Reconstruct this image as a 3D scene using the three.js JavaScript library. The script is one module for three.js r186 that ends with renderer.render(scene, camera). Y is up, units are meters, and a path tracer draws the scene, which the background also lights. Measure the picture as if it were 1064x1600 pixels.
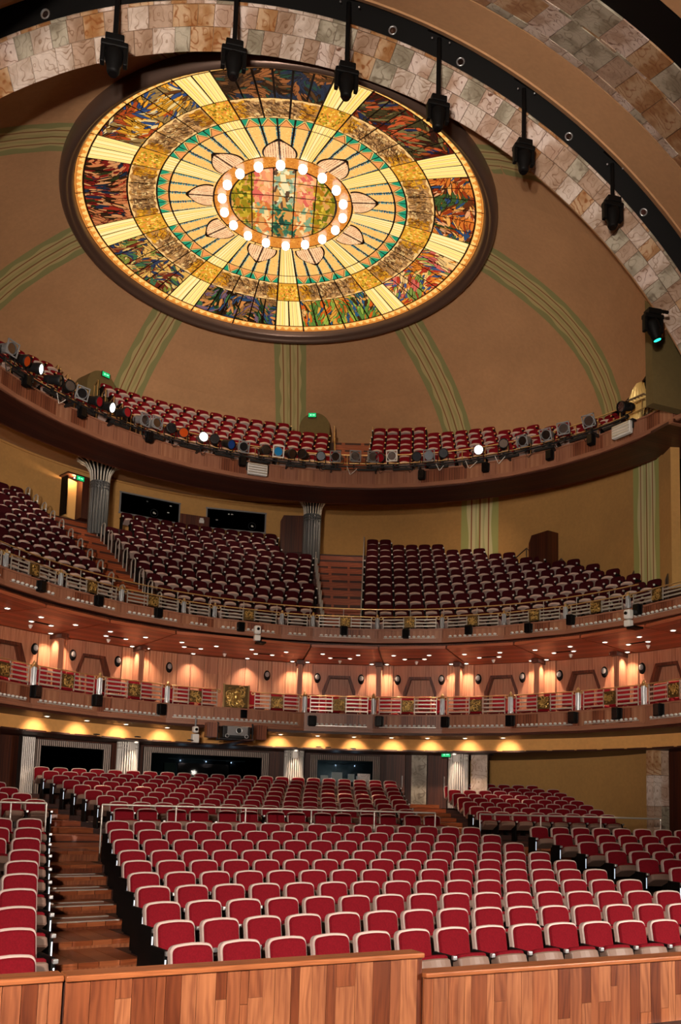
import * as THREE from 'three';
import { mergeGeometries } from 'three/addons/utils/BufferGeometryUtils.js';
import { RoundedBoxGeometry } from 'three/addons/geometries/RoundedBoxGeometry.js';

// ---------------------------------------------------------------- camera, light, exposure
const V3 = THREE.Vector3, RAD = Math.PI / 180, EYE = 2.44;
const scene = new THREE.Scene();
scene.background = new THREE.Color(0x000000);
const FOC = 1399.888, PPX = 552.875, PPY = 1095.281, CAMX = -7.8698;
// camera axes (x right, y up, z into the room)
const RT = [0.926362, 0.027605, -0.375622], UP = [-0.069085, 0.992844, -0.097411], FW = [0.370245, 0.116187, 0.921639];
const camera = new THREE.PerspectiveCamera(2 * Math.atan(800 / FOC) / RAD, 1064 / 1600, 0.1, 200);
camera.position.set(CAMX, EYE, 0);
camera.quaternion.setFromRotationMatrix(new THREE.Matrix4().makeBasis(
  new V3(RT[0], RT[1], -RT[2]), new V3(UP[0], UP[1], -UP[2]), new V3(-FW[0], -FW[1], FW[2])));
camera.setViewOffset(1064, 1600, 532 - PPX, 800 - PPY, 1064, 1600);
camera.updateMatrixWorld();
const renderer = new THREE.WebGLRenderer({ antialias: true });
renderer.toneMapping = THREE.LinearToneMapping;
renderer.toneMappingExposure = 1.0;
renderer.shadowMap.enabled = true;
const LUM = { low: 900, mid: 1500, high: 2100, side: 1250, glass: 1.2, glassSpot: 8, box: 30, under: 20, upper: 18 };
const FLOOD_COL = 0xffeedd, WARM = 0xffd2a0, BOXLIGHT = 0xffddbc;

// ---------------------------------------------------------------- small tools
let seed = 20;
const rnd = (a = 1, b) => { seed = (seed * 1664525 + 1013904223) >>> 0; const t = seed / 4294967296; return b === undefined ? t * a : a + t * (b - a); };
const pick = (a) => a[Math.floor(rnd(a.length)) % a.length];
const taken = {};
const numbered = (n) => { const k = taken[n] = (taken[n] ?? -1) + 1; return k ? n + '_' + String(k).padStart(3, '0') : n; };
const W = (x, h, z) => new V3(x, h + EYE, -z);          // auditorium coordinates: h from eye height, z away from the stage
// a photograph pixel as a direction; a thing's distance comes from the surface it touches
const dirOf = (px, py) => { const a = (px - PPX) / FOC, b = -(py - PPY) / FOC; return [0, 1, 2].map(i => a * RT[i] + b * UP[i] + FW[i]); };
const onH = (px, py, h) => { const d = dirOf(px, py), t = h / d[1]; return [CAMX + d[0] * t, h, d[2] * t]; };
const onZ = (px, py, z) => { const d = dirOf(px, py), t = z / d[2]; return [CAMX + d[0] * t, d[1] * t, z]; };
const onCyl = (px, py, zc, r, xc = 0) => {
  const d = dirOf(px, py), ox = CAMX - xc, oz = -zc, a = d[0] ** 2 + d[2] ** 2, b = 2 * (ox * d[0] + oz * d[2]), c = ox * ox + oz * oz - r * r;
  const t = (-b + Math.sqrt(Math.max(0, b * b - 4 * a * c))) / (2 * a); return [CAMX + d[0] * t, d[1] * t, d[2] * t];
};
const azOf = (p, zc, xc = 0) => Math.atan2(p[0] - xc, p[2] - zc) / RAD;
const pol = (zc, r, a, h, xc = 0) => [xc + r * Math.sin(a * RAD), h, zc + r * Math.cos(a * RAD)];
function tag(o, label, category, group, kind) {
  if (label) o.userData.label = label; if (category) o.userData.category = category;
  if (group) o.userData.group = group; if (kind) o.userData.kind = kind; return o;
}
// a Group at a thing's base; turn is the azimuth it is seen along, its +z side faces the stage
function thing(name, label, category, p, turn = 0, group) {
  const o = new THREE.Group(); o.name = numbered(name); scene.add(o);
  o.position.copy(W(...p)); o.rotation.y = -turn * RAD; return tag(o, label, category, group);
}
function part(name, geo, mat, parent) {
  const g = Array.isArray(geo) ? merge(geo) : geo, m = new THREE.Mesh(g, mat);
  m.name = name; m.castShadow = m.receiveShadow = true; parent.add(m); return m;
}
function struct(name, geo, mat) {
  const m = part(numbered(name), geo, mat, scene); m.userData.kind = 'structure'; return m;
}
function structGroup(name) { const g = new THREE.Group(); g.name = numbered(name); g.userData.kind = 'structure'; scene.add(g); return g; }
function lone(name, geo, mat, label, category, group) { return tag(part(numbered(name), geo, mat, scene), label, category, group); }
function copyOf(root, p, turn, label, group) {
  const r = root.clone(); r.name = numbered(root.name.replace(/_\d\d\d$/, '')); scene.add(r); r.position.copy(W(...p)); r.rotation.y = -turn * RAD;
  if (label) r.userData.label = label; if (group) r.userData.group = group; return r;
}
function merge(list) {
  return mergeGeometries(list.map(g => { const q = g.index ? g.toNonIndexed() : g; for (const k of Object.keys(q.attributes)) if (!['position', 'normal', 'uv'].includes(k)) q.deleteAttribute(k); return q; }));
}
const at = (g, x = 0, y = 0, z = 0, rx = 0, ry = 0, rz = 0) => { if (rx || ry || rz) g.applyMatrix4(new THREE.Matrix4().makeRotationFromEuler(new THREE.Euler(rx, ry, rz))); g.translate(x, y, z); return g; };
function metreUV(g) {   // texture coordinates in metres
  const p = g.attributes.position, n = g.attributes.normal, uv = new Float32Array(p.count * 2);
  for (let i = 0; i < p.count; i++) {
    const ax = Math.abs(n.getX(i)), ay = Math.abs(n.getY(i)), azz = Math.abs(n.getZ(i));
    const [u, v] = ax > ay && ax > azz ? [p.getZ(i), p.getY(i)] : ay > azz ? [p.getX(i), p.getZ(i)] : [p.getX(i), p.getY(i)];
    uv[2 * i] = u; uv[2 * i + 1] = v;
  }
  g.setAttribute('uv', new THREE.BufferAttribute(uv, 2)); return g;
}
const box = (w, h, d, x = 0, y = 0, z = 0, rx = 0, ry = 0, rz = 0) => at(metreUV(new THREE.BoxGeometry(w, h, d)), x, y, z, rx, ry, rz);
const rbox = (w, h, d, r, x = 0, y = 0, z = 0, rx = 0, ry = 0, rz = 0) => at(metreUV(new RoundedBoxGeometry(w, h, d, 1, r)), x, y, z, rx, ry, rz);
const cyl = (r0, r1, h, x = 0, y = 0, z = 0, rx = 0, ry = 0, rz = 0, n = 10) => at(new THREE.CylinderGeometry(r1, r0, h, n), x, y, z, rx, ry, rz);
const sph = (r, x = 0, y = 0, z = 0, n = 8) => at(new THREE.SphereGeometry(r, n + 2, n), x, y, z);
const tube = (pts, r, n = 6, seg) => new THREE.TubeGeometry(new THREE.CatmullRomCurve3(pts, false, 'catmullrom', 0.0001), seg ?? Math.max(2, (pts.length - 1) * 3), r, n);
// straight bars between points (sharp corners), in the caller's frame
const bars = (pts, r, n = 6) => pts.slice(1).map((b, i) => { const a = pts[i], d = b.clone().sub(a), g = new THREE.CylinderGeometry(r, r, d.length(), n); g.applyQuaternion(new THREE.Quaternion().setFromUnitVectors(new V3(0, 1, 0), d.clone().normalize())); g.translate((a.x + b.x) / 2, (a.y + b.y) / 2, (a.z + b.z) / 2); return g; });
const lathe = (pts, n = 14) => new THREE.LatheGeometry(pts.map(([r, y]) => new THREE.Vector2(r, y)), n);
// profile [[r,h]...] swept round a vertical axis at (xc, zc), azimuth a0..a1 in degrees; closed profiles run counter-clockwise
function sweep(prof, { zc, xc = 0, a0, a1, n = 8, closed = true, smooth = false, caps = true }) {
  const pos = [], uv = [], idx = [], N = prof.length;
  const vert = ([r, h], a, u, v) => { pos.push(xc + r * Math.sin(a * RAD), h + EYE, -(zc + r * Math.cos(a * RAD))); uv.push(u, v); };
  const rm = prof.reduce((s, p) => s + p[0], 0) / N;
  const strips = []; let len = 0;
  if (smooth) strips.push(prof.map((p, i) => { if (i) len += Math.hypot(p[0] - prof[i - 1][0], p[1] - prof[i - 1][1]); return [p, len]; }));
  else for (let i = 0; i < (closed ? N : N - 1); i++) { const a = prof[i], b = prof[(i + 1) % N], l = Math.hypot(b[0] - a[0], b[1] - a[1]); strips.push([[a, len], [b, len + l]]); len += l; }
  for (const s of strips) {
    const base = pos.length / 3, m = s.length;
    for (let k = 0; k <= n; k++) { const a = a0 + (a1 - a0) * k / n; for (const [p, v] of s) vert(p, a, rm * a * RAD, v); }
    for (let k = 0; k < n; k++) for (let i = 0; i < m - 1; i++) { const A = base + k * m + i, B = A + 1, D = A + m, C = D + 1; idx.push(A, B, C, A, C, D); }
  }
  const g0 = new THREE.BufferGeometry(); g0.setAttribute('position', new THREE.Float32BufferAttribute(pos, 3)); g0.setAttribute('uv', new THREE.Float32BufferAttribute(uv, 2)); g0.setIndex(idx); g0.computeVertexNormals();
  if (!closed || !caps) return g0;
  const tri = THREE.ShapeUtils.triangulateShape(prof.map(p => new THREE.Vector2(p[0], p[1])), []);
  const out = [g0];
  for (const [a, flip] of [[a0, false], [a1, true]]) {
    const q = [], qu = [], qi = [];
    for (const p of prof) { q.push(xc + p[0] * Math.sin(a * RAD), p[1] + EYE, -(zc + p[0] * Math.cos(a * RAD))); qu.push(p[0], p[1]); }
    for (const t of tri) qi.push(...(flip ? [t[0], t[1], t[2]] : [t[2], t[1], t[0]]));
    const g = new THREE.BufferGeometry(); g.setAttribute('position', new THREE.Float32BufferAttribute(q, 3)); g.setAttribute('uv', new THREE.Float32BufferAttribute(qu, 2)); g.setIndex(qi); g.computeVertexNormals(); out.push(g);
  }
  return merge(out);
}
const ring = (r0, r1, h0, h1) => [[r0, h0], [r1, h0], [r1, h1], [r0, h1]];

// ---------------------------------------------------------------- textures
const hash = (x, y, s) => { let h = (x * 374761393 + y * 668265263 + s * 1274126177) | 0; h = Math.imul(h ^ (h >>> 13), 1274126177); return ((h ^ (h >>> 16)) >>> 0) / 4294967296; };
function vnoise(x, y, s, px, py) {   // tiling value noise
  const xi = Math.floor(x), yi = Math.floor(y), fx = x - xi, fy = y - yi, u = fx * fx * (3 - 2 * fx), v = fy * fy * (3 - 2 * fy);
  const m = (a, p) => ((a % p) + p) % p, f = (a, b) => hash(m(a, px), m(b, py), s);
  return (f(xi, yi) * (1 - u) + f(xi + 1, yi) * u) * (1 - v) + (f(xi, yi + 1) * (1 - u) + f(xi + 1, yi + 1) * u) * v;
}
const fbm = (u, v, fx, fy, s, o = 4) => { let t = 0, a = 0.5, n = 0; for (let i = 0; i < o; i++) { t += a * vnoise(u * fx, v * fy, s + i * 17, fx, fy); n += a; a *= 0.5; fx *= 2; fy *= 2; } return t / n; };
function dataTex(size, f, { srgb = true, w = 1, h = 1 } = {}) {
  const d = new Uint8Array(size * size * 4);
  for (let y = 0; y < size; y++) for (let x = 0; x < size; x++) { const c = f(x / size, y / size), i = (y * size + x) * 4; for (let k = 0; k < 3; k++) d[i + k] = Math.max(0, Math.min(255, c[k])); d[i + 3] = 255; }
  const t = new THREE.DataTexture(d, size, size); t.wrapS = t.wrapT = THREE.RepeatWrapping; t.magFilter = THREE.LinearFilter; t.minFilter = THREE.LinearMipmapLinearFilter; t.generateMipmaps = true;
  if (srgb) t.colorSpace = THREE.SRGBColorSpace; t.repeat.set(1 / w, 1 / h); t.needsUpdate = true; return t;
}
const mix = (a, b, t) => a.map((v, i) => v + (b[i] - v) * t), sm = (a, b, x) => { const t = Math.max(0, Math.min(1, (x - a) / (b - a))); return t * t * (3 - 2 * t); };
// wood, grain along v
function woodTex(s, light, dark, w, h, streak = 0.5) {
  return dataTex(256, (u, v) => {
    const warp = fbm(u, v, 3, 2, s, 3), g = fbm((u + 0.12 * warp + 10) % 1, v, 24, 2, s + 5, 3), fine = fbm(u, v, 90, 4, s + 9, 2), big = fbm(u, v, 5, 1, s + 31, 2);
    const t = sm(0.25, 0.8, g * 0.75 + big * 0.35 * streak * 2 - 0.1) * 0.85 + (fine - 0.5) * 0.35;
    return mix(light, dark, Math.max(0, Math.min(1, t)));
  }, { w, h });
}
function figuredTex(s, light, dark, w, h) {   // flat-sawn board: long wandering figure and fine pores
  return dataTex(256, (u, v) => {
    const wp = fbm(u, v, 2, 1, s, 3), wq = fbm(u, v, 4, 3, s + 13, 3), q = (u * 2.4 + 1.7 * wp + 0.35 * wq), ringy = 0.5 + 0.5 * Math.sin(q * Math.PI * 7), pore = fbm(u, v, 64, 5, s + 7, 2), tone = fbm(u, v, 3, 2, s + 29, 2);
    return mix(light, dark, Math.max(0, Math.min(1, 0.12 + 0.42 * ringy * sm(0.2, 0.8, wq) + 0.45 * (tone - 0.3) + 0.3 * (pore - 0.5))));
  }, { w, h });
}
const turn90 = (t) => { const c = t.clone(); c.rotation = Math.PI / 2; c.needsUpdate = true; return c; };
function marbleTex(s, pale, vein, tint, amount) {   // swirling onyx: bands that wander and curl
  return dataTex(256, (u, v) => {
    const a = fbm(u, v, 2, 2, s, 3), b = fbm(u, v, 3, 3, s + 40, 4), fine = fbm(u, v, 24, 24, s + 90, 3), cloud = fbm(u, v, 3, 3, s + 70, 3);
    const k = Math.abs(Math.sin(Math.PI * (u + 2 * v + 7 * a + 2 * b))), wide = sm(0.35, 0.7, b);
    let c = mix(pale, tint, sm(0.3, 0.75, cloud)); c = mix(c, vein, (1 - sm(0.0, 0.28 + 0.5 * wide, k)) * amount * (0.6 + 0.4 * wide)); return c.map(x => x + (fine - 0.5) * 18);
  }, { w: 1.1, h: 1.1 });
}
const T = {
  woodA: woodTex(3, [206, 158, 130], [140, 92, 70], 0.7, 2.2), woodB: woodTex(23, [196, 134, 100], [112, 66, 48], 0.8, 2.4, 0.8), woodC: woodTex(53, [226, 182, 148], [176, 124, 94], 0.6, 2.0),
  board: figuredTex(81, [184, 126, 88], [98, 54, 36], 0.6, 1.5),
  plaster: dataTex(256, (u, v) => { const a = fbm(u, v, 4, 4, 7, 4), f = fbm(u, v, 60, 60, 8, 2), k = 226 + (a - 0.5) * 26 + (f - 0.5) * 14; return [k, k * 0.985, k * 0.96]; }, { w: 5, h: 5 }),
  cloth: dataTex(128, (u, v) => { const f = fbm(u, v, 40, 40, 4, 2), a = fbm(u, v, 3, 3, 14, 3), k = 215 + (f - 0.5) * 34 + (a - 0.5) * 18; return [k, k, k]; }, { w: 0.5, h: 0.5 }),
  m0: marbleTex(1, [216, 200, 188], [124, 92, 68], [178, 156, 138], 0.8), m1: marbleTex(2, [206, 184, 160], [140, 86, 48], [164, 124, 86], 0.85), m2: marbleTex(3, [196, 190, 178], [104, 92, 78], [152, 144, 130], 0.7), m3: marbleTex(4, [222, 204, 194], [96, 60, 42], [176, 146, 126], 1),
};
const std = (o) => new THREE.MeshStandardMaterial(o), phy = (o) => new THREE.MeshPhysicalMaterial(o);
const rgb = (r, g, b) => new THREE.Color().setRGB(r / 255, g / 255, b / 255, THREE.SRGBColorSpace);
const M = {
  cream: std({ map: T.plaster, color: rgb(210, 162, 118), roughness: 0.85 }),
  ochre: std({ map: T.plaster, color: rgb(218, 168, 100), roughness: 0.85 }),
  band: std({ map: T.plaster, color: rgb(240, 178, 104), roughness: 0.8 }),
  olive: std({ map: T.plaster, color: rgb(120, 104, 62), roughness: 0.85 }),
  fascia: [T.woodA, T.woodB, T.woodC, T.woodA].map((t, i) => std({ map: t, color: rgb(196, 174, 166), roughness: 0.42 })),
  fasciaH: std({ map: turn90(T.woodA), color: rgb(190, 168, 160), roughness: 0.42 }),
  boxWall: [T.woodC, T.woodA, T.woodC].map((t) => std({ map: t, color: rgb(214, 194, 184), roughness: 0.45 })),
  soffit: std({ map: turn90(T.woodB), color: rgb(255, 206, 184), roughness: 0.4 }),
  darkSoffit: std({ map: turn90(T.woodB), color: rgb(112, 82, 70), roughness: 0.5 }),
  doorDark: std({ map: T.woodB, color: rgb(140, 108, 92), roughness: 0.5 }),
  vestibule: std({ map: T.woodB, color: rgb(118, 84, 58), roughness: 0.55 }),
  board: ['#f4e4d8', '#e0c6b6', '#c8a692', '#fdeee0', '#a8826e', '#e8ccb8'].map(c => std({ map: T.board, color: c, roughness: 0.38 })),
  boardCap: std({ map: turn90(T.board), color: '#ffe2c4', roughness: 0.35 }),
  tread: std({ map: turn90(T.board), color: '#eccab4', roughness: 0.28 }),
  tread2: std({ map: turn90(T.board), color: '#d2a88e', roughness: 0.3 }),
  step: std({ map: turn90(T.board), color: '#f0b894', roughness: 0.45 }),
  deck: std({ map: turn90(T.woodB), color: rgb(96, 66, 58), roughness: 0.6 }),
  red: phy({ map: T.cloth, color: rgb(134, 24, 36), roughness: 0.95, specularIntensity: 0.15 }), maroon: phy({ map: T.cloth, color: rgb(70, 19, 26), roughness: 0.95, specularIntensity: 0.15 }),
  rim: std({ color: rgb(186, 165, 157), roughness: 0.45 }),
  shell: std({ color: rgb(132, 106, 94), roughness: 0.4 }), beige: std({ color: rgb(196, 168, 158), roughness: 0.4 }),
  black: phy({ color: rgb(9, 8, 8), roughness: 0.6, specularIntensity: 0.3 }), blackGloss: std({ color: rgb(10, 10, 12), roughness: 0.15 }), iron: std({ color: rgb(34, 34, 36), roughness: 0.5, metalness: 0.4 }),
  steel: std({ color: rgb(200, 194, 186), roughness: 0.34, metalness: 0.55 }), silver: std({ color: rgb(205, 208, 212), roughness: 0.35, metalness: 0.85 }), brass: std({ color: rgb(220, 186, 130), roughness: 0.3, metalness: 0.85 }),
  gold: std({ color: rgb(216, 180, 108), roughness: 0.3, metalness: 0.85 }), goldDark: std({ color: rgb(112, 88, 50), roughness: 0.45, metalness: 0.7 }), bronze: std({ color: rgb(104, 84, 74), roughness: 0.38, metalness: 0.55 }),
  white: std({ color: rgb(228, 226, 222), roughness: 0.5 }), grey: std({ color: rgb(128, 128, 130), roughness: 0.5 }), flute: std({ color: rgb(222, 216, 210), roughness: 0.4, metalness: 0.25 }), fluteGap: std({ color: rgb(40, 34, 32), roughness: 0.6 }),
  column: std({ color: rgb(108, 112, 114), roughness: 0.35, metalness: 0.6 }), columnPale: std({ color: rgb(226, 220, 206), roughness: 0.4, metalness: 0.4 }),
  pane: phy({ color: rgb(150, 160, 165), roughness: 0.02, metalness: 0, transmission: 1, thickness: 0, specularIntensity: 0.03 }),
  lens: phy({ color: rgb(190, 196, 205), roughness: 0.16, metalness: 1 }),
  marble: [T.m0, T.m1, T.m2, T.m3, T.m0].map((t, i) => std({ map: t, color: [0xffffff, 0xf4e6d4, 0xf0ece2, 0xffffff, 0xd8c8ba][i], roughness: 0.32 })),
  exit: std({ color: 0x0a3a20, emissive: rgb(20, 210, 120), emissiveIntensity: 0.9, roughness: 0.4 }), exitPale: std({ color: 0x88ffcc, emissive: rgb(150, 255, 205), emissiveIntensity: 1.0 }),
  lampWarm: std({ color: 0xffffff, emissive: new THREE.Color(1, 0.86, 0.68), emissiveIntensity: 5 }), lampWhite: std({ color: 0xffffff, emissive: new THREE.Color(1, 0.97, 0.92), emissiveIntensity: 4 }), led: std({ color: 0xffffff, emissive: new THREE.Color(0.7, 0.85, 1), emissiveIntensity: 0.8 }),
};
const gel = {}; for (const [k, c] of Object.entries({ red: [150, 24, 34], blue: [22, 60, 130], orange: [190, 74, 22], cyan: [40, 130, 190] })) gel[k] = phy({ color: rgb(...c), roughness: 0.12 });
function spot(p, target, colour, intensity, angle, blend = 0.6, radius = 1) {
  const l = new THREE.SpotLight(colour, intensity, 0, angle * RAD, blend, 2); l.castShadow = true; l.shadow.radius = radius; l.shadow.mapSize.set(512, 512);
  l.position.copy(W(...p)); l.target.position.copy(W(...target)); scene.add(l, l.target); l.name = numbered('spot_light'); l.target.name = numbered('spot_target'); return l;
}

// ---------------------------------------------------------------- the shell of the house
const ZG = 27.25, RG = 6.76, HG = 19.36;          // stained glass: axis, radius, rim height
const Z1 = 20.28, R1 = 10.58, H1 = 3.298;         // first balcony (boxes): axis, front radius, ledge height
const Z2 = 19.51, R2 = 10.12, H2 = 6.208;         // second balcony
const Z3 = 20.6, R3 = 11.1, H3 = 11.97;           // gallery: lower lip of the front
const XS = 0.93, ZS = -16.23;                     // centre of the stalls rows
const rowR = [26.9, 27.98, 29.06, 30.15, 31.24, 32.34, 33.44, 34.56, 35.69, 36.81];
const rowTop = [-1.539, -1.438, -1.337, -1.235, -1.128, -1.02, -0.91, -0.765, -0.618, -0.47];
const SEAT_H = 0.9;

// dome
const domeProf = [[6.95, 19.5], [7.2, 19.42], [7.6, 19.25], [8, 19.03], [8.5, 18.76], [9, 18.45], [9.5, 18.12], [10, 17.74], [10.5, 17.28], [11, 16.72], [11.4, 16.15], [11.75, 15.5], [12.05, 14.7], [12.15, 14.3]];
const domeH = (r) => { for (let i = 1; i < domeProf.length; i++) if (r <= domeProf[i][0]) { const [a, b] = domeProf[i - 1], [c, d] = domeProf[i]; return b + (d - b) * (r - a) / (c - a); } return 14.3; };
{
  const outer = domeProf.map(([r, h]) => [r + 0.25, h + 0.25]).reverse();
  // the shell stops at the plane of the proscenium arch
  for (const [name, a0, a1, cut] of [['ceiling', -126, 126, 0]]) struct(name, sweep([...domeProf, ...outer], { zc: ZG, a0, a1, n: 84, smooth: false }), M.cream);
  // crown of the dome in front of the glass, cut along the arch plane z = 19.75
  const pos = [], idx = [], uv = [], n = 28, m = 8;
  for (let k = 0; k <= n; k++) { const a = 126 + (360 - 252) * k / n, lim = Math.min(12.15, (ZG - 19.75) / Math.max(0.2, -Math.cos(a * RAD))); for (let i = 0; i <= m; i++) { const r = 6.95 + (Math.max(7.5, lim) - 6.95) * i / m, p = pol(ZG, r, a, domeH(r)), q = W(...p); pos.push(q.x, q.y, q.z); uv.push(r * a * RAD, r); } }
  for (let k = 0; k < n; k++) for (let i = 0; i < m; i++) { const A = k * (m + 1) + i; idx.push(A, A + 1, A + m + 2, A, A + m + 2, A + m + 1); }
  const g = new THREE.BufferGeometry(); g.setAttribute('position', new THREE.Float32BufferAttribute(pos, 3)); g.setAttribute('uv', new THREE.Float32BufferAttribute(uv, 2)); g.setIndex(idx); g.computeVertexNormals();
  const up = g.clone(); up.translate(0, 0.25, 0); struct('ceiling', [g, up], M.cream);
}
// painted ribbons of the dome and of the balcony wall: flat paint in green, khaki and brown
function ribbonTex(edge, field, pale, line, waves) {
  const c = document.createElement('canvas'); c.width = 256; c.height = 512; const x = c.getContext('2d');
  x.fillStyle = field; x.fillRect(0, 0, 256, 512);
  const wavy = (x0, x1, amp, col, ph) => { x.fillStyle = col; x.beginPath(); x.moveTo(x0, 0); x.lineTo(x1, 0); for (let y = 0; y <= 512; y += 4) x.lineTo(x1 + amp * Math.sin(y / 512 * Math.PI * 2 * waves + ph), y); x.lineTo(x0, 512); x.fill(); };
  wavy(0, 44, 8, edge, 0); wavy(96, 112, 7, pale, 1); wavy(148, 164, 7, pale, 2.5); x.fillStyle = edge;
  x.beginPath(); x.moveTo(256, 0); for (let y = 0; y <= 512; y += 4) x.lineTo(212 + 6 * Math.sin(y / 512 * Math.PI * 2 * waves + 2), y); x.lineTo(256, 512); x.fill();
  x.fillStyle = edge; x.fillRect(118, 0, 12, 512);
  x.fillStyle = line; for (const p of [66, 124, 184]) x.fillRect(p, 0, 8, 512);
  const t = new THREE.CanvasTexture(c); t.colorSpace = THREE.SRGBColorSpace; t.wrapS = t.wrapT = THREE.RepeatWrapping; return t;
}
const ribDome = std({ map: ribbonTex('#8f8c5a', '#b8a672', '#a89c66', '#84502c', 5), roughness: 0.85 });
const ribWall = std({ map: ribbonTex('#b4b46c', '#e0d6a0', '#c8c488', '#9a5c34', 2), roughness: 0.85 });
function ribbon(a, prof, half, mat, off, parent) {    // strip of constant width laid on a surface of revolution
  const pos = [], uv = [], idx = []; let l = 0;
  prof.forEach(([r, h], i) => { if (i) l += Math.hypot(r - prof[i - 1][0], h - prof[i - 1][1]); const da = half / r / RAD; for (let k = 0; k <= 4; k++) { const q = W(...pol(ZG, r - off, a - da + 2 * da * k / 4, h - off * 0.4)); pos.push(q.x, q.y, q.z); uv.push(k / 4, l / 6); } });
  for (let i = 0; i < prof.length - 1; i++) for (let k = 0; k < 4; k++) { const A = i * 5 + k; idx.push(A, A + 1, A + 6, A, A + 6, A + 5); }
  const g = new THREE.BufferGeometry(); g.setAttribute('position', new THREE.Float32BufferAttribute(pos, 3)); g.setAttribute('uv', new THREE.Float32BufferAttribute(uv, 2)); g.setIndex(idx); g.computeVertexNormals();
  const m = struct('trim_1', g, mat); return m;
}
for (const a of [20, 60, 100, -20, -60, -100]) ribbon(a, domeProf, 0.68, ribDome, 0.012);
for (const a of [140, -140, 180]) ribbon(a, domeProf.filter(p => p[0] <= (a === 180 ? 7.4 : 9.2)), 0.68, ribDome, 0.012);

// ---- proscenium arches: concentric rings in vertical planes about height HC
const HC = 6.2;
const archP = (r, z, a) => W(r * Math.sin(a * RAD), HC + r * Math.cos(a * RAD), z);
// closed section [[r,z]...] carried along the arch
function archSolid(sec, a0, a1, n) {
  const pos = [], uv = [], idx = [], N = sec.length; let l = 0;
  for (let i = 0; i < N; i++) {
    const A = sec[i], B = sec[(i + 1) % N], d = Math.hypot(A[0] - B[0], A[1] - B[1]), base = pos.length / 3;
    for (let k = 0; k <= n; k++) { const a = a0 + (a1 - a0) * k / n; for (const [p, v] of [[A, l], [B, l + d]]) { const q = archP(p[0], p[1], a); pos.push(q.x, q.y, q.z); uv.push(A[0] * a * RAD, v); } }
    for (let k = 0; k < n; k++) { const q = base + 2 * k; idx.push(q, q + 1, q + 3, q, q + 3, q + 2); } l += d;
  }
  const g = new THREE.BufferGeometry(); g.setAttribute('position', new THREE.Float32BufferAttribute(pos, 3)); g.setAttribute('uv', new THREE.Float32BufferAttribute(uv, 2)); g.setIndex(idx); g.computeVertexNormals(); return g;
}
const mortar = std({ color: rgb(120, 96, 78), roughness: 0.8 });
function tiledBand(name, p0, p1, rows, a0, a1, size, proud = 0.02) {
  const g = structGroup(name), dr = p1[0] - p0[0], dz = p1[1] - p0[1], L = Math.hypot(dr, dz), nr = [dz / L, -dr / L]; // towards the opening
  const sgn = nr[0] > 0 ? -1 : 1, out = [nr[0] * sgn, nr[1] * sgn];
  part('backing', archSolid([[p0[0] - out[0] * 0.02, p0[1] - out[1] * 0.02], [p1[0] - out[0] * 0.02, p1[1] - out[1] * 0.02], [p1[0] - out[0] * 0.3, p1[1] - out[1] * 0.3], [p0[0] - out[0] * 0.3, p0[1] - out[1] * 0.3]], a0, a1, 60), mortar, g);
  for (let j = 0; j < rows.length - 1; j++) {
    const s0 = rows[j], s1 = rows[j + 1], rm = p0[0] + dr * (s0 + s1) / 2; let a = a0 + rnd(0.8);
    while (a < a1) {
      const wa = rnd(size[0], size[1]) * (s1 - s0 < 0.2 ? 0.7 : 1) / rm / RAD, b = Math.min(a1, a + wa), gap = 0.009, ga = gap / rm / RAD, up = rnd(proud);
      const q = (s, k) => [p0[0] + dr * s + out[0] * k, p0[1] + dz * s + out[1] * k], g0 = gap / L;
      const sec = [q(s0 + g0, up), q(s1 - g0, up), q(s1 - g0, -0.05), q(s0 + g0, -0.05)];
      const pos = [], uv = [], u0 = rnd(5), v0 = rnd(5), c0 = [], c1 = [];
      for (const [r, z] of sec) { c0.push(archP(r, z, a + ga)); c1.push(archP(r, z, b - ga)); }
      const sides = [[c0[0], c0[1], c1[1], c1[0]], [c0[1], c0[2], c1[2], c1[1]], [c0[3], c0[0], c1[0], c1[3]], [c0[0], c0[3], c0[2], c0[1]], [c1[0], c1[1], c1[2], c1[3]]];
      const hgt = L * (s1 - s0), wid = rm * (b - a) * RAD;
      for (const f of sides) { const u = [[0, 0], [0, hgt], [wid, hgt], [wid, 0]]; for (const t of [0, 1, 2, 0, 2, 3]) { pos.push(f[t].x, f[t].y, f[t].z); uv.push(u0 + u[t][0], v0 + u[t][1]); } }
      const tg = new THREE.BufferGeometry(); tg.setAttribute('position', new THREE.Float32BufferAttribute(pos, 3)); tg.setAttribute('uv', new THREE.Float32BufferAttribute(uv, 2)); tg.computeVertexNormals();
      part('marble_tile', tg, pick(M.marble), g); a = b;
    }
  }
  return g;
}
tiledBand('wall_arch_inner', [12.5, 19.72], [12.95, 18.73], [0, 0.5, 0.93, 1], -52, 82, [0.38, 0.62]);
tiledBand('wall_arch_outer', [12.45, 16.5], [11.0, 13.9], [0, 0.12, 0.56, 0.6, 1], -8, 64, [0.6, 0.95]);
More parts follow.
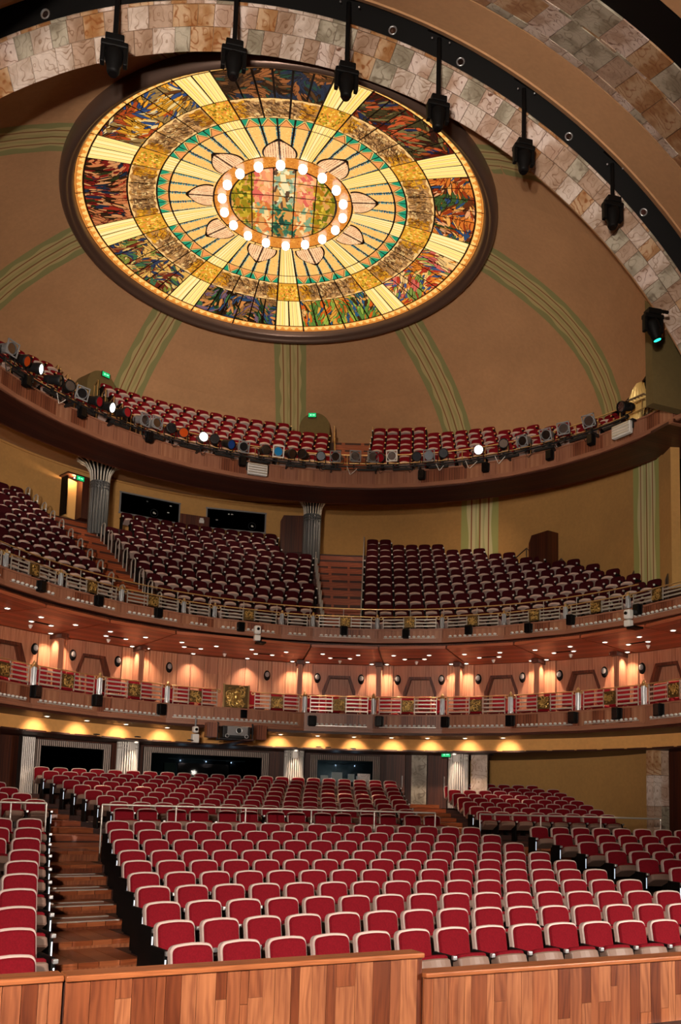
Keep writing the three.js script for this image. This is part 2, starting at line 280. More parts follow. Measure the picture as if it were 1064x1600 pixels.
{ // black lighting trough, cream rings
  struct('trim_1', archSolid([[12.95, 18.73], [13.25, 18.73], [13.6, 18.73], [13.6, 18.32], [13.5, 18.32]], -54, 52.5, 60), M.black);
  struct('wall_proscenium', archSolid([[13.5, 18.34], [13.2, 18.32], [13.05, 18.1], [13.07, 18.06], [12.47, 16.55], [12.9, 16.5], [13.7, 18.3]], -60, 84, 70), M.cream);
  struct('wall_proscenium', archSolid([[12.97, 18.75], [13.22, 18.34], [13.5, 18.3], [13.5, 18.8]], 52.5, 84, 20), M.cream);
  struct('trim_1', archSolid([[11.0, 13.88], [11.3, 13.8], [11.0, 12.9], [10.6, 12.9]], -30, 70, 40), M.black);
  struct('wall_proscenium', archSolid([[10.6, 12.88], [9.6, 10.4], [10.4, 10.4], [11.0, 12.85]], -60, 84, 60), M.cream);
  // wall above the arch ring that shuts the house off from the roof
  struct('wall_proscenium', archSolid([[12.72, 19.74], [16.5, 19.74], [16.5, 19.95], [12.72, 19.95]], -126, 126, 90), M.cream);
  // recess beside the arch
  struct('wall_right', box(4.6, 3.6, 0.3, 12.0, 14.0 + EYE, -20.6), M.olive);
  struct('wall_left', box(4.6, 3.6, 0.3, -12.0, 14.0 + EYE, -20.6), M.olive);
}
// house walls below the dome, seen between the balconies
struct('wall_back', sweep(ring(13.0, 13.3, 5.6, 14.12), { zc: ZG, a0: -112, a1: 112, n: 72 }), M.ochre);
for (const a of [61, 103.5, -61]) ribbon(a, [[13.0, 14.1], [13.0, 12], [13.0, 10], [13.0, 7]], 0.95, ribWall, 0.015);
struct('trim_1', sweep(ring(12.93, 13.0, 14.02, 14.1), { zc: ZG, a0: -112, a1: 112, n: 72 }), M.ochre);
// side walls, floor and back of the stage house, outside the picture
struct('wall_right', box(0.3, 24, 34, 14.6, 8 + EYE, -7), M.cream);
struct('wall_left', box(0.3, 24, 34, -14.6, 8 + EYE, -7), M.cream);
struct('wall_stage', box(29, 26, 0.3, 0, 8 + EYE, 10), M.darkSoffit);
struct('ceiling', box(29, 0.3, 20.5, 0, 20.4 + EYE, 0), M.darkSoffit);
struct('floor', box(29, 0.3, 14, 0, -1.85 + EYE, 2.6), M.deck);
struct('floor', box(29, 0.3, 40, 0, -4.2 + EYE, -16), M.deck);

// ---- stained glass
const CAP = 0.85, capH = (r) => HG + CAP * (1 - (r / RG) ** 2);
function glassTexture() {
  const S = 2048, c = document.createElement('canvas'); c.width = c.height = S; const x = c.getContext('2d');
  const P = (f, a) => [S / 2 + f * S / 2 * Math.sin(a * RAD), S / 2 + f * S / 2 * Math.cos(a * RAD)];
  const sector = (f0, f1, a0, a1, col) => { x.fillStyle = col; x.beginPath(); const n = Math.max(2, Math.ceil(Math.abs(a1 - a0) / 2)); for (let i = 0; i <= n; i++) x.lineTo(...P(f1, a0 + (a1 - a0) * i / n)); for (let i = n; i >= 0; i--) x.lineTo(...P(f0, a0 + (a1 - a0) * i / n)); x.fill(); };
  const line = (f0, a0, f1, a1, col, w) => { x.strokeStyle = col; x.lineWidth = w; x.beginPath(); x.moveTo(...P(f0, a0)); x.lineTo(...P(f1, a1)); x.stroke(); };
  const hsl = (h, s, l) => `hsl(${h},${s}%,${l}%)`;
  x.fillStyle = '#2a1c10'; x.fillRect(0, 0, S, S);
  // colour families of the nine picture fields, from the field at 0 degrees onward
  const fam = [
    ['#241a14', '#3a6a4e', '#6a5a86', '#2a4a86', '#c08a5a', '#1e3a2c', '#8a6a4a'], ['#5a8a4a', '#d0a050', '#2a5a96', '#c8642a', '#8ab45a', '#3a2a1c', '#e0b888'],
    ['#d88a3a', '#a83c30', '#e8c890', '#3a58a0', '#7a9a5a', '#c86a70', '#e8d0a8'], ['#c8783a', '#e0b070', '#2a4a8a', '#8a3a20', '#d8a890', '#5a3020', '#3a5a3a'],
    ['#5a1c14', '#1c2a5a', '#8a4a2a', '#2a1a1a', '#6a6a50', '#b0563a', '#3a3a2a'], ['#2a201a', '#4a3626', '#1e4444', '#6a4a34', '#201814', '#8a5c40', '#1e2e50'],
    ['#c89a3a', '#a04a2a', '#2a4a96', '#d8d0b0', '#5a3a22', '#e0a840', '#8a7a5a'], ['#6a1c1e', '#24301e', '#8a2a24', '#1a2a4a', '#c09070', '#2c2018', '#b8785a'],
    ['#6a2c24', '#7a8a4a', '#2a3a6a', '#c8b888', '#3a6a5a', '#8a5a40', '#d0b070']];
  for (let j = 0; j < 9; j++) {
    const b = 40 * j;                                        // picture field b-15 .. b+15, pale band b+15 .. b+25
    sector(0.957, 1.02, b - 15, b + 25, '#d89a54'); for (let k = 0; k < 90; k++) { const a = b - 15 + 40 * k / 90; sector(0.962, 0.976 + 0.012 * Math.sin(k * 1.1), a, a + 0.44, '#f4d89a'); sector(0.985, 0.992, a, a + 0.2, '#8a4a2a'); }
    sector(0.758, 0.957, b - 15, b + 15, fam[j][0]);
    x.save(); x.beginPath(); for (let i = 0; i <= 12; i++) x.lineTo(...P(0.957, b - 15 + 30 * i / 12)); for (let i = 12; i >= 0; i--) x.lineTo(...P(0.758, b - 15 + 30 * i / 12)); x.clip();
    const flow = rnd(3);
    for (let k = 0; k < 520; k++) {                          // abstract curved pieces of coloured glass with dark leads
      const f = rnd(0.755, 0.96), a = b - 16 + rnd(32), n1 = vnoise(a * 0.2 + 9, f * 13 + j * 5, 77 + j, 997, 997), ci = Math.min(6, Math.floor(7 * sm(0.1, 0.9, n1))), [cx, cy] = P(f, a);
      x.save(); x.translate(cx, cy); x.rotate(flow + 5 * vnoise(a * 0.11 + 3, f * 7, 91 + j, 997, 997)); x.fillStyle = rnd() < 0.8 ? fam[j][ci] : fam[j][(ci + 3) % 7]; x.beginPath(); x.ellipse(0, 0, rnd(10, 46), rnd(3, 11), 0, 0, 7); x.fill();
      if (rnd() < 0.55) { x.strokeStyle = 'rgba(16,10,6,0.85)'; x.lineWidth = rnd(1, 3); x.stroke(); } x.restore();
    }
    x.restore();
    sector(0.619, 0.758, b - 15, b + 15, '#a8845a');
    for (let k = 0; k < 260; k++) { const a = b - 15 + rnd(29), f = rnd(0.625, 0.735); sector(f, f + rnd(0.006, 0.02), a, a + rnd(0.4, 2.4), pick(Math.abs(a - b) > 10 ? ['#d8a838', '#a8802a', '#c89030', '#8a5a22'] : ['#c0a07c', '#8a7058', '#dcc8a4', '#6a5240', '#a88a6c', '#b8987a'])); }
    for (let k = 0; k < 120; k++) { const a = b - 13 + rnd(26), f = rnd(0.63, 0.72), [cx, cy] = P(f, a); x.save(); x.translate(cx, cy); x.rotate(-b * RAD + 0.5 + flow * 0.4); x.strokeStyle = 'rgba(50,34,22,0.8)'; x.lineWidth = rnd(1, 3); x.beginPath(); x.arc(0, rnd(20, 60), rnd(20, 60), 4, 5.4); x.stroke(); x.restore(); }
    for (const f of [0.752, 0.624]) for (let k = 0; k < 40; k++) { const a = b - 15 + 30 * k / 40; sector(f - 0.006 + 0.005 * Math.sin(k), f + 0.006 + 0.005 * Math.sin(k), a, a + 0.8, '#e8cfa6'); }
    sector(0.561, 0.619, b - 15, b + 15, '#e2c890');
    for (let k = 0; k < 4; k++) { const a = b - 15 + 7.5 * k + 3.75; x.fillStyle = '#1f9a8e'; for (const s of [-1, 1]) { x.beginPath(); x.moveTo(...P(0.615, a + s * 3.6)); x.lineTo(...P(0.615, a + s * 0.6)); x.lineTo(...P(0.572, a + s * 3.2)); x.fill(); } x.fillStyle = '#e0a070'; x.beginPath(); x.moveTo(...P(0.612, a)); x.lineTo(...P(0.566, a - 3)); x.lineTo(...P(0.566, a + 3)); x.fill(); line(0.612, a, 0.566, a - 3, '#3a2414', 3); line(0.612, a, 0.566, a + 3, '#3a2414', 3); }
    sector(0.346, 0.561, b - 15, b + 15, '#ecc98c');
    for (let k = 0; k < 400; k++) { const a = b - 15 + rnd(30), f = rnd(0.35, 0.55); sector(f, f + 0.006, a, a + rnd(0.6), pick(['#d8a868', '#fbe4b4', '#e2b676', '#f4d69c'])); }
    for (let k = 0; k <= 4; k++) { const a = b - 15 + 7.5 * k; for (const s of [-0.75, 0.75]) { const q = a + s; if (Math.abs(q - b) <= 15) for (let f = 0.36; f < 0.555; f += 0.012) sector(f, f + rnd(0.006, 0.012), q - 0.28, q + 0.28, pick(['#4a9ac0', '#2a6ab0', '#7ab4c8', '#3a86b8'])); } }
    // pale band
    sector(0.346, 0.957, b + 15, b + 25, '#fff2c0'); for (let k = 0; k < 6; k++) { const a = b + 15 + 10 * (k + 0.5) / 6; sector(0.35, 0.95, a - 0.25, a + 0.25, pick(['#ffe28a', '#fff8e0', '#ffe9a8'])); line(0.35, a + 0.7, 0.955, a + 0.7, 'rgba(110,70,30,0.7)', 2); }
    sector(0.619, 0.758, b + 15, b + 25, '#d0a040'); for (let k = 0; k < 130; k++) { const a = b + 15.4 + rnd(9), f = rnd(0.626, 0.745); sector(f, f + rnd(0.006, 0.016), a, a + rnd(0.3, 0.9), pick(['#e8c858', '#a8a038', '#e09050', '#f4dc88', '#7a6a20'])); }
  }
  sector(0.266, 0.346, 0, 360, '#c88a44'); for (let k = 0; k < 700; k++) { const a = rnd(360), f = rnd(0.27, 0.34); sector(f, f + 0.007, a, a + 1.2, pick(['#e0a85a', '#a8662a', '#d8944a', '#b8783a'])); }
  // medallion: leaves at both sides, pale flowing middle, pink and teal
  sector(0, 0.266, 0, 360, '#caa06a'); x.save(); x.beginPath(); x.arc(S / 2, S / 2, 0.266 * S / 2, 0, 7); x.clip(); x.translate(S / 2, S / 2); x.rotate(-0.28);
  const r = 0.266 * S / 2;
  for (let k = 0; k < 620; k++) { const q = rnd(-1, 1), y = rnd(-1, 1), s = Math.abs(q); const col = s > 0.56 ? pick(['#8a8424', '#b4a43a', '#5a6a1e', '#d0c050', '#a87a2a']) : s > 0.2 ? pick(y < 0 ? ['#e09a86', '#f0c8b0', '#d06a70', '#e8b090'] : ['#f0d8b8', '#d8a878', '#7aa8a0', '#c8784a']) : pick(y < 0.1 ? ['#b8d0cc', '#e8ece0', '#5a4a44', '#8ab0b0'] : ['#2a6a62', '#4a8a6a', '#8a6a3a', '#1e4a4a']); x.fillStyle = col; x.save(); x.translate(q * r, y * r); x.rotate(rnd(-0.6, 0.6)); x.fillRect(-r * 0.03, -r * 0.09, r * rnd(0.04, 0.1), r * rnd(0.08, 0.24)); x.restore(); }
  x.restore();
  const t = new THREE.CanvasTexture(c); t.colorSpace = THREE.SRGBColorSpace; t.anisotropy = 8; return t;
}
{
  const gt = glassTexture();
  const glass = std({ map: gt, color: 0x777777, emissive: 0xffe2b0, emissiveMap: gt, emissiveIntensity: LUM.glass, roughness: 0.25 });
  const petalTex = glass;
  const lead = std({ color: rgb(38, 24, 16), roughness: 0.6, metalness: 0.3 });
  const root = new THREE.Group(); root.name = 'stained_glass_ceiling'; scene.add(root);
  tag(root, 'round backlit stained glass ceiling with nine petals and dark lead lines', 'stained glass');
  root.position.copy(W(0, HG, ZG)); root.updateMatrix(); const inv = new THREE.Matrix4().copy(root.matrix).invert();
  const addPane = (name, g, m) => { g.applyMatrix4(inv); return part(name, g, m, root); };
  const capUV = (g) => { const p = g.attributes.position, uv = new Float32Array(p.count * 2); for (let i = 0; i < p.count; i++) { uv[2 * i] = 0.5 + p.getX(i) / (2 * RG); uv[2 * i + 1] = 0.5 + (p.getZ(i) + ZG) / (2 * RG); } g.setAttribute('uv', new THREE.BufferAttribute(uv, 2)); return g; };
  const pane = (f0, f1, a0, a1, gap = 0.03, drop = 0) => {
    const r0 = f0 * RG + gap, r1 = f1 * RG - gap, k = Math.max(1, Math.round((r1 - r0) / 0.6)), lo = [], hi = [], ga = (r) => gap / r / RAD;
    for (let i = 0; i <= k; i++) { const r = r0 + (r1 - r0) * i / k; lo.push([r, capH(r) - drop]); hi.unshift([r, capH(r) + 0.02 - drop]); }
    const g = sweep([...lo, ...hi], { zc: ZG, a0: a0 + ga((r0 + r1) / 2), a1: a1 - ga((r0 + r1) / 2), n: Math.max(1, Math.round((a1 - a0) / 4)) }); return capUV(g);
  };
  const back = []; for (let i = 0; i <= 12; i++) { const r = RG * 1.03 * i / 12; back.push([r, capH(r) + 0.025]); }
  addPane('lead_frame', sweep(back, { zc: ZG, a0: 0, a1: 360, n: 72, closed: false, smooth: true }), lead);
  for (let j = 0; j < 9; j++) {
    const b = 40 * j;
    for (const [s, e] of [[-15, 0], [0, 15], [15, 25]]) addPane('border_pane', pane(0.957, 1, b + s, b + e), glass);
    for (let k = 0; k < 6; k++) addPane('picture_pane', pane(0.758, 0.957, b - 15 + 5 * k, b - 10 + 5 * k), glass);
    for (let k = 0; k < 2; k++) addPane('pale_pane', pane(0.758, 0.957, b + 15 + 5 * k, b + 20 + 5 * k), glass);
    for (let k = 0; k < 3; k++) addPane('feather_pane', pane(0.619, 0.758, b - 15 + 10 * k, b - 5 + 10 * k), glass);
    addPane('gold_pane', pane(0.619, 0.758, b + 15, b + 25), glass); addPane('pale_pane', pane(0.561, 0.619, b + 15, b + 25), glass);
    for (let k = 0; k < 4; k++) { addPane('triangle_pane', pane(0.561, 0.619, b - 15 + 7.5 * k, b - 7.5 + 7.5 * k), glass); addPane('ray_pane', pane(0.346, 0.561, b - 15 + 7.5 * k, b - 7.5 + 7.5 * k), glass); }
    addPane('pale_pane', pane(0.346, 0.561, b + 15, b + 25), glass);
    addPane('ring_pane', pane(0.266, 0.346, b, b + 40, 0.03), glass);
    // petals: pointed leaves with a mid vein, standing a little below the rays
    for (const s of [-1, 1]) {
      const shp = (grow) => { const pts = []; for (let i = 0; i <= 10; i++) { const t = i / 10, r = RG * (0.35 + 0.117 * t) + (i === 10 ? grow * 1.6 : 0), w = RG * 0.083 * Math.pow(Math.max(0, Math.cos(t * Math.PI / 2)), 0.62) * (1 - 0.18 * (1 - t) ** 3) + grow; pts.push([r, w]); } return pts; };
      const mk = (pts, drop, in0) => { const pos = [], idx = [], uv = []; pts.forEach(([r, w], i) => { for (const q of [in0, Math.max(in0 + 0.001, w)]) { const x = s * q, X = r * Math.sin(b * RAD) + x * Math.cos(b * RAD), Zz = r * Math.cos(b * RAD) - x * Math.sin(b * RAD), p = W(X, capH(r) - drop, ZG + Zz); pos.push(p.x, p.y, p.z); uv.push(x * 1.4 + 3, r * 1.4); } }); for (let i = 0; i < pts.length - 1; i++) { const A = 2 * i; idx.push(A, A + 1, A + 3, A, A + 3, A + 2); } const g = new THREE.BufferGeometry(); g.setAttribute('position', new THREE.Float32BufferAttribute(pos, 3)); g.setAttribute('uv', new THREE.Float32BufferAttribute(uv, 2)); g.setIndex(idx); g.computeVertexNormals(); return g; };
      if (!addPane.pm) { const pt = dataTex(128, (u, v) => { const k = fbm(u, v, 12, 3, 61, 3), l = Math.abs(((u * 9) % 1) - 0.5) < 0.12 && fbm(u, v, 6, 24, 66, 2) > 0.42; return l ? [150, 96, 70] : mix([252, 214, 164], [232, 170, 118], k); }); addPane.pm = std({ map: pt, color: 0x777777, emissive: 0xffffff, emissiveMap: pt, emissiveIntensity: LUM.glass * 1.0, roughness: 0.25 }); }
      addPane('petal_lead', mk(shp(0.06), 0.03, 0), lead); addPane('petal_pane', mk(shp(0), 0.045, 0.025), addPane.pm);
    }
  }
  // medallion panes on a slanting grid
  const N = 5, ang = -0.28, rr = 0.266 * RG - 0.03, cell = 2 * rr / N;
  for (let i = 0; i < N; i++) for (let k = 0; k < N; k++) {
    const pts = [], u0 = -rr + i * cell + 0.02, v0 = -rr + k * cell + 0.02, e = cell - 0.04;
    const cand = []; for (let q = 0; q <= 6; q++) cand.push([u0 + e * q / 6, v0]); for (let q = 1; q <= 6; q++) cand.push([u0 + e, v0 + e * q / 6]); for (let q = 5; q >= 0; q--) cand.push([u0 + e * q / 6, v0 + e]); for (let q = 5; q >= 1; q--) cand.push([u0, v0 + e * q / 6]);
    const cx = Math.max(-rr * 0.7, Math.min(rr * 0.7, u0 + e / 2)), cy = Math.max(-rr * 0.7, Math.min(rr * 0.7, v0 + e / 2));
    let ok = 0; for (const [u, v] of cand) if (Math.hypot(u, v) < rr) ok++; if (ok < 3) continue;
    const cen = cand.filter(([u, v]) => Math.hypot(u, v) < rr).reduce((s, p) => [s[0] + p[0] / ok, s[1] + p[1] / ok], [0, 0]);
    for (const [u, v] of cand) { let a = 0, bq = 1; if (Math.hypot(u, v) < rr) a = 1; else for (let t = 0; t < 14; t++) { const m = (a + bq) / 2; if (Math.hypot(cen[0] + (u - cen[0]) * m, cen[1] + (v - cen[1]) * m) < rr) a = m; else bq = m; } pts.push([cen[0] + (u - cen[0]) * a, cen[1] + (v - cen[1]) * a]); }
    const pos = [], idx = []; for (const [u, v] of [cen, ...pts]) { const X = u * Math.cos(ang) - v * Math.sin(ang), Zz = u * Math.sin(ang) + v * Math.cos(ang), p = W(X, capH(Math.hypot(X, Zz)), ZG + Zz); pos.push(p.x, p.y, p.z); }
    for (let q = 0; q < pts.length; q++) idx.push(0, 1 + q, 1 + (q + 1) % pts.length);
    const g = new THREE.BufferGeometry(); g.setAttribute('position', new THREE.Float32BufferAttribute(pos, 3)); g.setIndex(idx); g.computeVertexNormals(); addPane('medallion_pane', capUV(g), glass);
  }
  for (let k = 0; k < 18; k++) { const p = W(...pol(ZG, RG * 0.304, k * 20 + 0, capH(RG * 0.304) - 0.1)), g = sph(0.15, p.x, p.y, p.z, 8); addPane('globe_bulb', g, M.lampWhite); }
  // bronze rim
  const rim = [[6.74, 19.4], [6.76, 19.2], [6.83, 19.13], [6.9, 19.12], [6.93, 19.05], [6.98, 19.0], [7.05, 18.99], [7.12, 19.04], [7.17, 19.13], [7.19, 19.28], [7.18, 19.5]];
  addPane('rim', sweep(rim, { zc: ZG, a0: 0, a1: 360, n: 108, closed: false, smooth: true }), M.bronze);
  for (let k = 0; k < 9; k++) { const q = pol(ZG, 4.6, 40 * k, capH(4.6) - 0.25), t = pol(ZG, 5.2, 40 * k, 0); spot(q, t, 0xffe0a8, LUM.glassSpot, 75, 1, 40); }
}

// ---------------------------------------------------------------- balconies
// a solid between two chords: boards of a faceted front
function chordBoard(zc, r0, r1, h0, h1, a0, a1) { return sweep(ring(r0, r1, h0, h1), { zc, a0, a1, n: 1 }); }
const ordinal = ['first', 'second', 'third', 'fourth', 'fifth', 'sixth', 'seventh', 'eighth', 'ninth', 'tenth', 'eleventh', 'twelfth'];
// faceted wooden front, one facet per bay, made of upright boards
function frontBoards(name, zc, r, hLow, hTop, bays, boardW, lipOut) {
  const g = structGroup(name);
  for (const [a0, a1] of bays) {
    const A = pol(zc, r, a0, 0), B = pol(zc, r, a1, 0), L = Math.hypot(A[0] - B[0], A[2] - B[2]), n = Math.max(2, Math.round(L / boardW)), mid = (a0 + a1) / 2, rc = r * Math.cos((a1 - a0) / 2 * RAD);
    const place = (geo) => { const q = pol(zc, rc, mid, 0), m = new THREE.Matrix4().makeRotationY(-mid * RAD); m.setPosition(W(q[0], 0, q[2])); geo.applyMatrix4(m); return geo; };
    for (let k = 0; k < n; k++) part('board', place(box(L / n - 0.008, hTop - 0.05 - hLow, 0.06, -L / 2 + L * (k + 0.5) / n, (hTop - 0.05 + hLow) / 2, -0.03 + (k % 2) * 0.004)), pick(M.fascia), g);
    part('cap', place(box(L + 0.02, 0.05, 0.32, 0, hTop - 0.025, -0.12)), M.fasciaH, g);
    part('lip', place(merge([box(L + 0.03, 0.1, 0.1, 0, hLow + 0.02, lipOut * 0.5), box(L + 0.03, 0.05, 0.06, 0, hLow + 0.1, lipOut * 0.5 + 0.0)])), M.fasciaH, g);
  }
  return g;
}
const place = (zc, r, a, h) => ({ p: pol(zc, r, a, h), a });
// turned silver post with a ball finial
const postGeo = (() => { const fl = []; for (let k = 0; k < 10; k++) { const a = k / 10 * 6.283; fl.push(cyl(0.013, 0.013, 0.5, 0.078 * Math.cos(a), 0.31, 0.078 * Math.sin(a), 0, 0, 0, 5)); } return { shaft: merge([cyl(0.075, 0.07, 0.52, 0, 0.31, 0, 0, 0, 0, 12), cyl(0.1, 0.1, 0.05, 0, 0.025, 0, 0, 0, 0, 12), ...fl]), top: merge([cyl(0.1, 0.085, 0.06, 0, 0.6, 0, 0, 0, 0, 12), sph(0.06, 0, 0.68, 0), sph(0.025, 0, 0.745, 0, 6)]) }; })();
function reliefGeo(s, sd) {    // gilt scrolls and leaves for a cast plaque of side s
  const g = []; let q = sd; const rr = () => { q = (q * 16807) % 2147483647; return q / 2147483647; };
  for (let k = 0; k < 16; k++) { const R = s * (0.05 + 0.11 * rr()), t = new THREE.TorusGeometry(R, s * 0.036, 5, 9, 2.5 + 3 * rr()); g.push(at(t, s * (rr() - 0.5) * 0.74, s * (rr() - 0.5) * 0.7, 0.03, (rr() - 0.5) * 0.5, (rr() - 0.5) * 0.5, rr() * 6)); }
  for (let k = 0; k < 12; k++) g.push(at(new THREE.SphereGeometry(s * 0.06, 6, 5).scale(1.6, 0.6, 0.6), s * (rr() - 0.5) * 0.78, s * (rr() - 0.5) * 0.76, 0.03, 0, 0, rr() * 6));
  return g;
}
function railing(name, label, group, zc, r, h, a0, a1, { barsN = 4, top = 0.62, plaque = 0.44, mat = M.steel, big = false }) {
  const A = pol(zc, r, a0, 0), B = pol(zc, r, a1, 0), L = Math.hypot(A[0] - B[0], A[2] - B[2]) - 0.42, mid = (a0 + a1) / 2, rc = r * Math.cos((a1 - a0) / 2 * RAD);
  const q = pol(zc, rc, mid, h), o = thing(name, label, 'railing', q, mid, group);
  for (let k = 0; k < barsN; k++) {
    const y = 0.09 + (top - 0.12) * k / (barsN - 0.4);
    if (plaque && L > 1.2) for (const s of [-1, 1]) { const w = L / 2 - plaque / 2; part('bar', rbox(w, 0.05, 0.03, 0.01, s * (plaque / 2 + w / 2), y, 0), mat, o); }
    else part('bar', rbox(L, 0.05, 0.03, 0.01, 0, y, 0), mat, o);
  }
  part('top_rail', [cyl(0.02, 0.02, L + 0.12, 0, top, 0, 0, 0, Math.PI / 2, 8)], M.brass, o);
  for (const s of [-1, 1]) { part('upright', box(0.025, top, 0.03, s * L / 2, top / 2, 0), mat, o); part('scroll', [at(new THREE.TorusGeometry(0.05, 0.02, 6, 12), s * (L / 2 + 0.08), top - 0.04, 0)], M.brass, o); }
  if (plaque && L > 1.2) { const pl = part('plaque', box(plaque, plaque * 0.95, 0.03, 0, top * 0.5, 0.02), M.goldDark, o); part('gilt_relief', reliefGeo(plaque, 7 + Math.round(mid * 10) + 1400).map(g => (g.translate(0, top * 0.5, 0.02), g)), M.gold, pl); for (const s of [-1, 1]) part('upright', box(0.025, top - 0.05, 0.03, s * (plaque / 2 + 0.03), top / 2, 0), mat, o); }
  return o;
}
function post(zc, r, a, h, label, group) { const o = thing('railing_post', label, 'post', pol(zc, r, a, h), a, group); part('shaft', postGeo.shaft, M.silver, o); part('finial', postGeo.top, M.brass, o); return o; }
const beadGeo = (() => { const g = []; return (L) => { const n = Math.round(L / 0.15), l = []; for (let k = 0; k < n; k++) l.push(at(new THREE.SphereGeometry(0.055, 6, 5), -L / 2 + L * (k + 0.5) / n, 0, 0, 0, 0, 0)); l.push(at(new THREE.CylinderGeometry(0.02, 0.02, L, 5), 0, 0, -0.03, 0, 0, Math.PI / 2)); return l; }; })();
function bulbStrip(zc, r, h, a0, a1, label, group) {   // string of small frosted bulbs along the front
  const A = pol(zc, r, a0, 0), B = pol(zc, r, a1, 0), L = Math.hypot(A[0] - B[0], A[2] - B[2]) - 0.45, mid = (a0 + a1) / 2, rc = r * Math.cos((a1 - a0) / 2 * RAD);
  const n = Math.round(L / 0.17), q = pol(zc, rc, mid, h), o = thing('bulb_strip', label, 'light strip', q, mid, group);
  part('track', [box(L, 0.03, 0.03, 0, -0.05, 0.01)], M.steel, o);
  for (let k = 0; k < n; k++) part('frosted_bulb', bulbG, bulbM, o).position.set(-L / 2 + L * (k + 0.5) / n, 0, 0.05);
}
const bulbG = new THREE.SphereGeometry(0.05, 8, 6).scale(1.25, 0.8, 1), bulbM = phy({ color: rgb(236, 236, 234), roughness: 0.12, metalness: 0.25 });
// small wall speaker with yoke
const spkProto = { body: rbox(0.24, 0.36, 0.22, 0.02, 0, 0, 0), grille: rbox(0.2, 0.32, 0.02, 0.008, 0, 0, 0.115), yoke: merge([box(0.03, 0.3, 0.03, -0.14, 0, -0.05), box(0.03, 0.3, 0.03, 0.14, 0, -0.05), box(0.31, 0.03, 0.03, 0, 0.15, -0.05)]) };
function speaker(px, py, zc, r, label, group, s = 1) {
  const p = onCyl(px, py, zc, r + 0.0), a = azOf(p, zc), o = thing('loudspeaker', label, 'speaker', pol(zc, r - 0.2, a, p[1]), a, group);
  part('cabinet', spkProto.body, M.black, o); part('grille', spkProto.grille, M.blackGloss, o); part('yoke', spkProto.yoke, M.iron, o); part('mounting_arm', box(0.05, 0.05, 0.2, 0, 0.1, -0.16), M.iron, o); o.scale.setScalar(s); o.rotation.x = 0; return o;
}
// recessed downlight: steel collar, glowing lens, spot
const dlCollar = new THREE.TorusGeometry(0.09, 0.016, 6, 14).rotateX(Math.PI / 2), dlLens = new THREE.SphereGeometry(0.084, 14, 6).scale(1, 0.3, 1);
function downlight(p, label, group, power, cone, target, dim = 1) {
  const o = thing('downlight', label, 'light', p, 0, group); part('collar', dlCollar, M.steel, o); part('lens', dlLens, dim ? M.lampWarm : M.lens, o);
  if (power) spot([p[0], p[1] - 0.03, p[2]], target ?? [p[0], p[1] - 3, p[2]], BOXLIGHT, power, cone, 0.8, 3);
  return o;
}

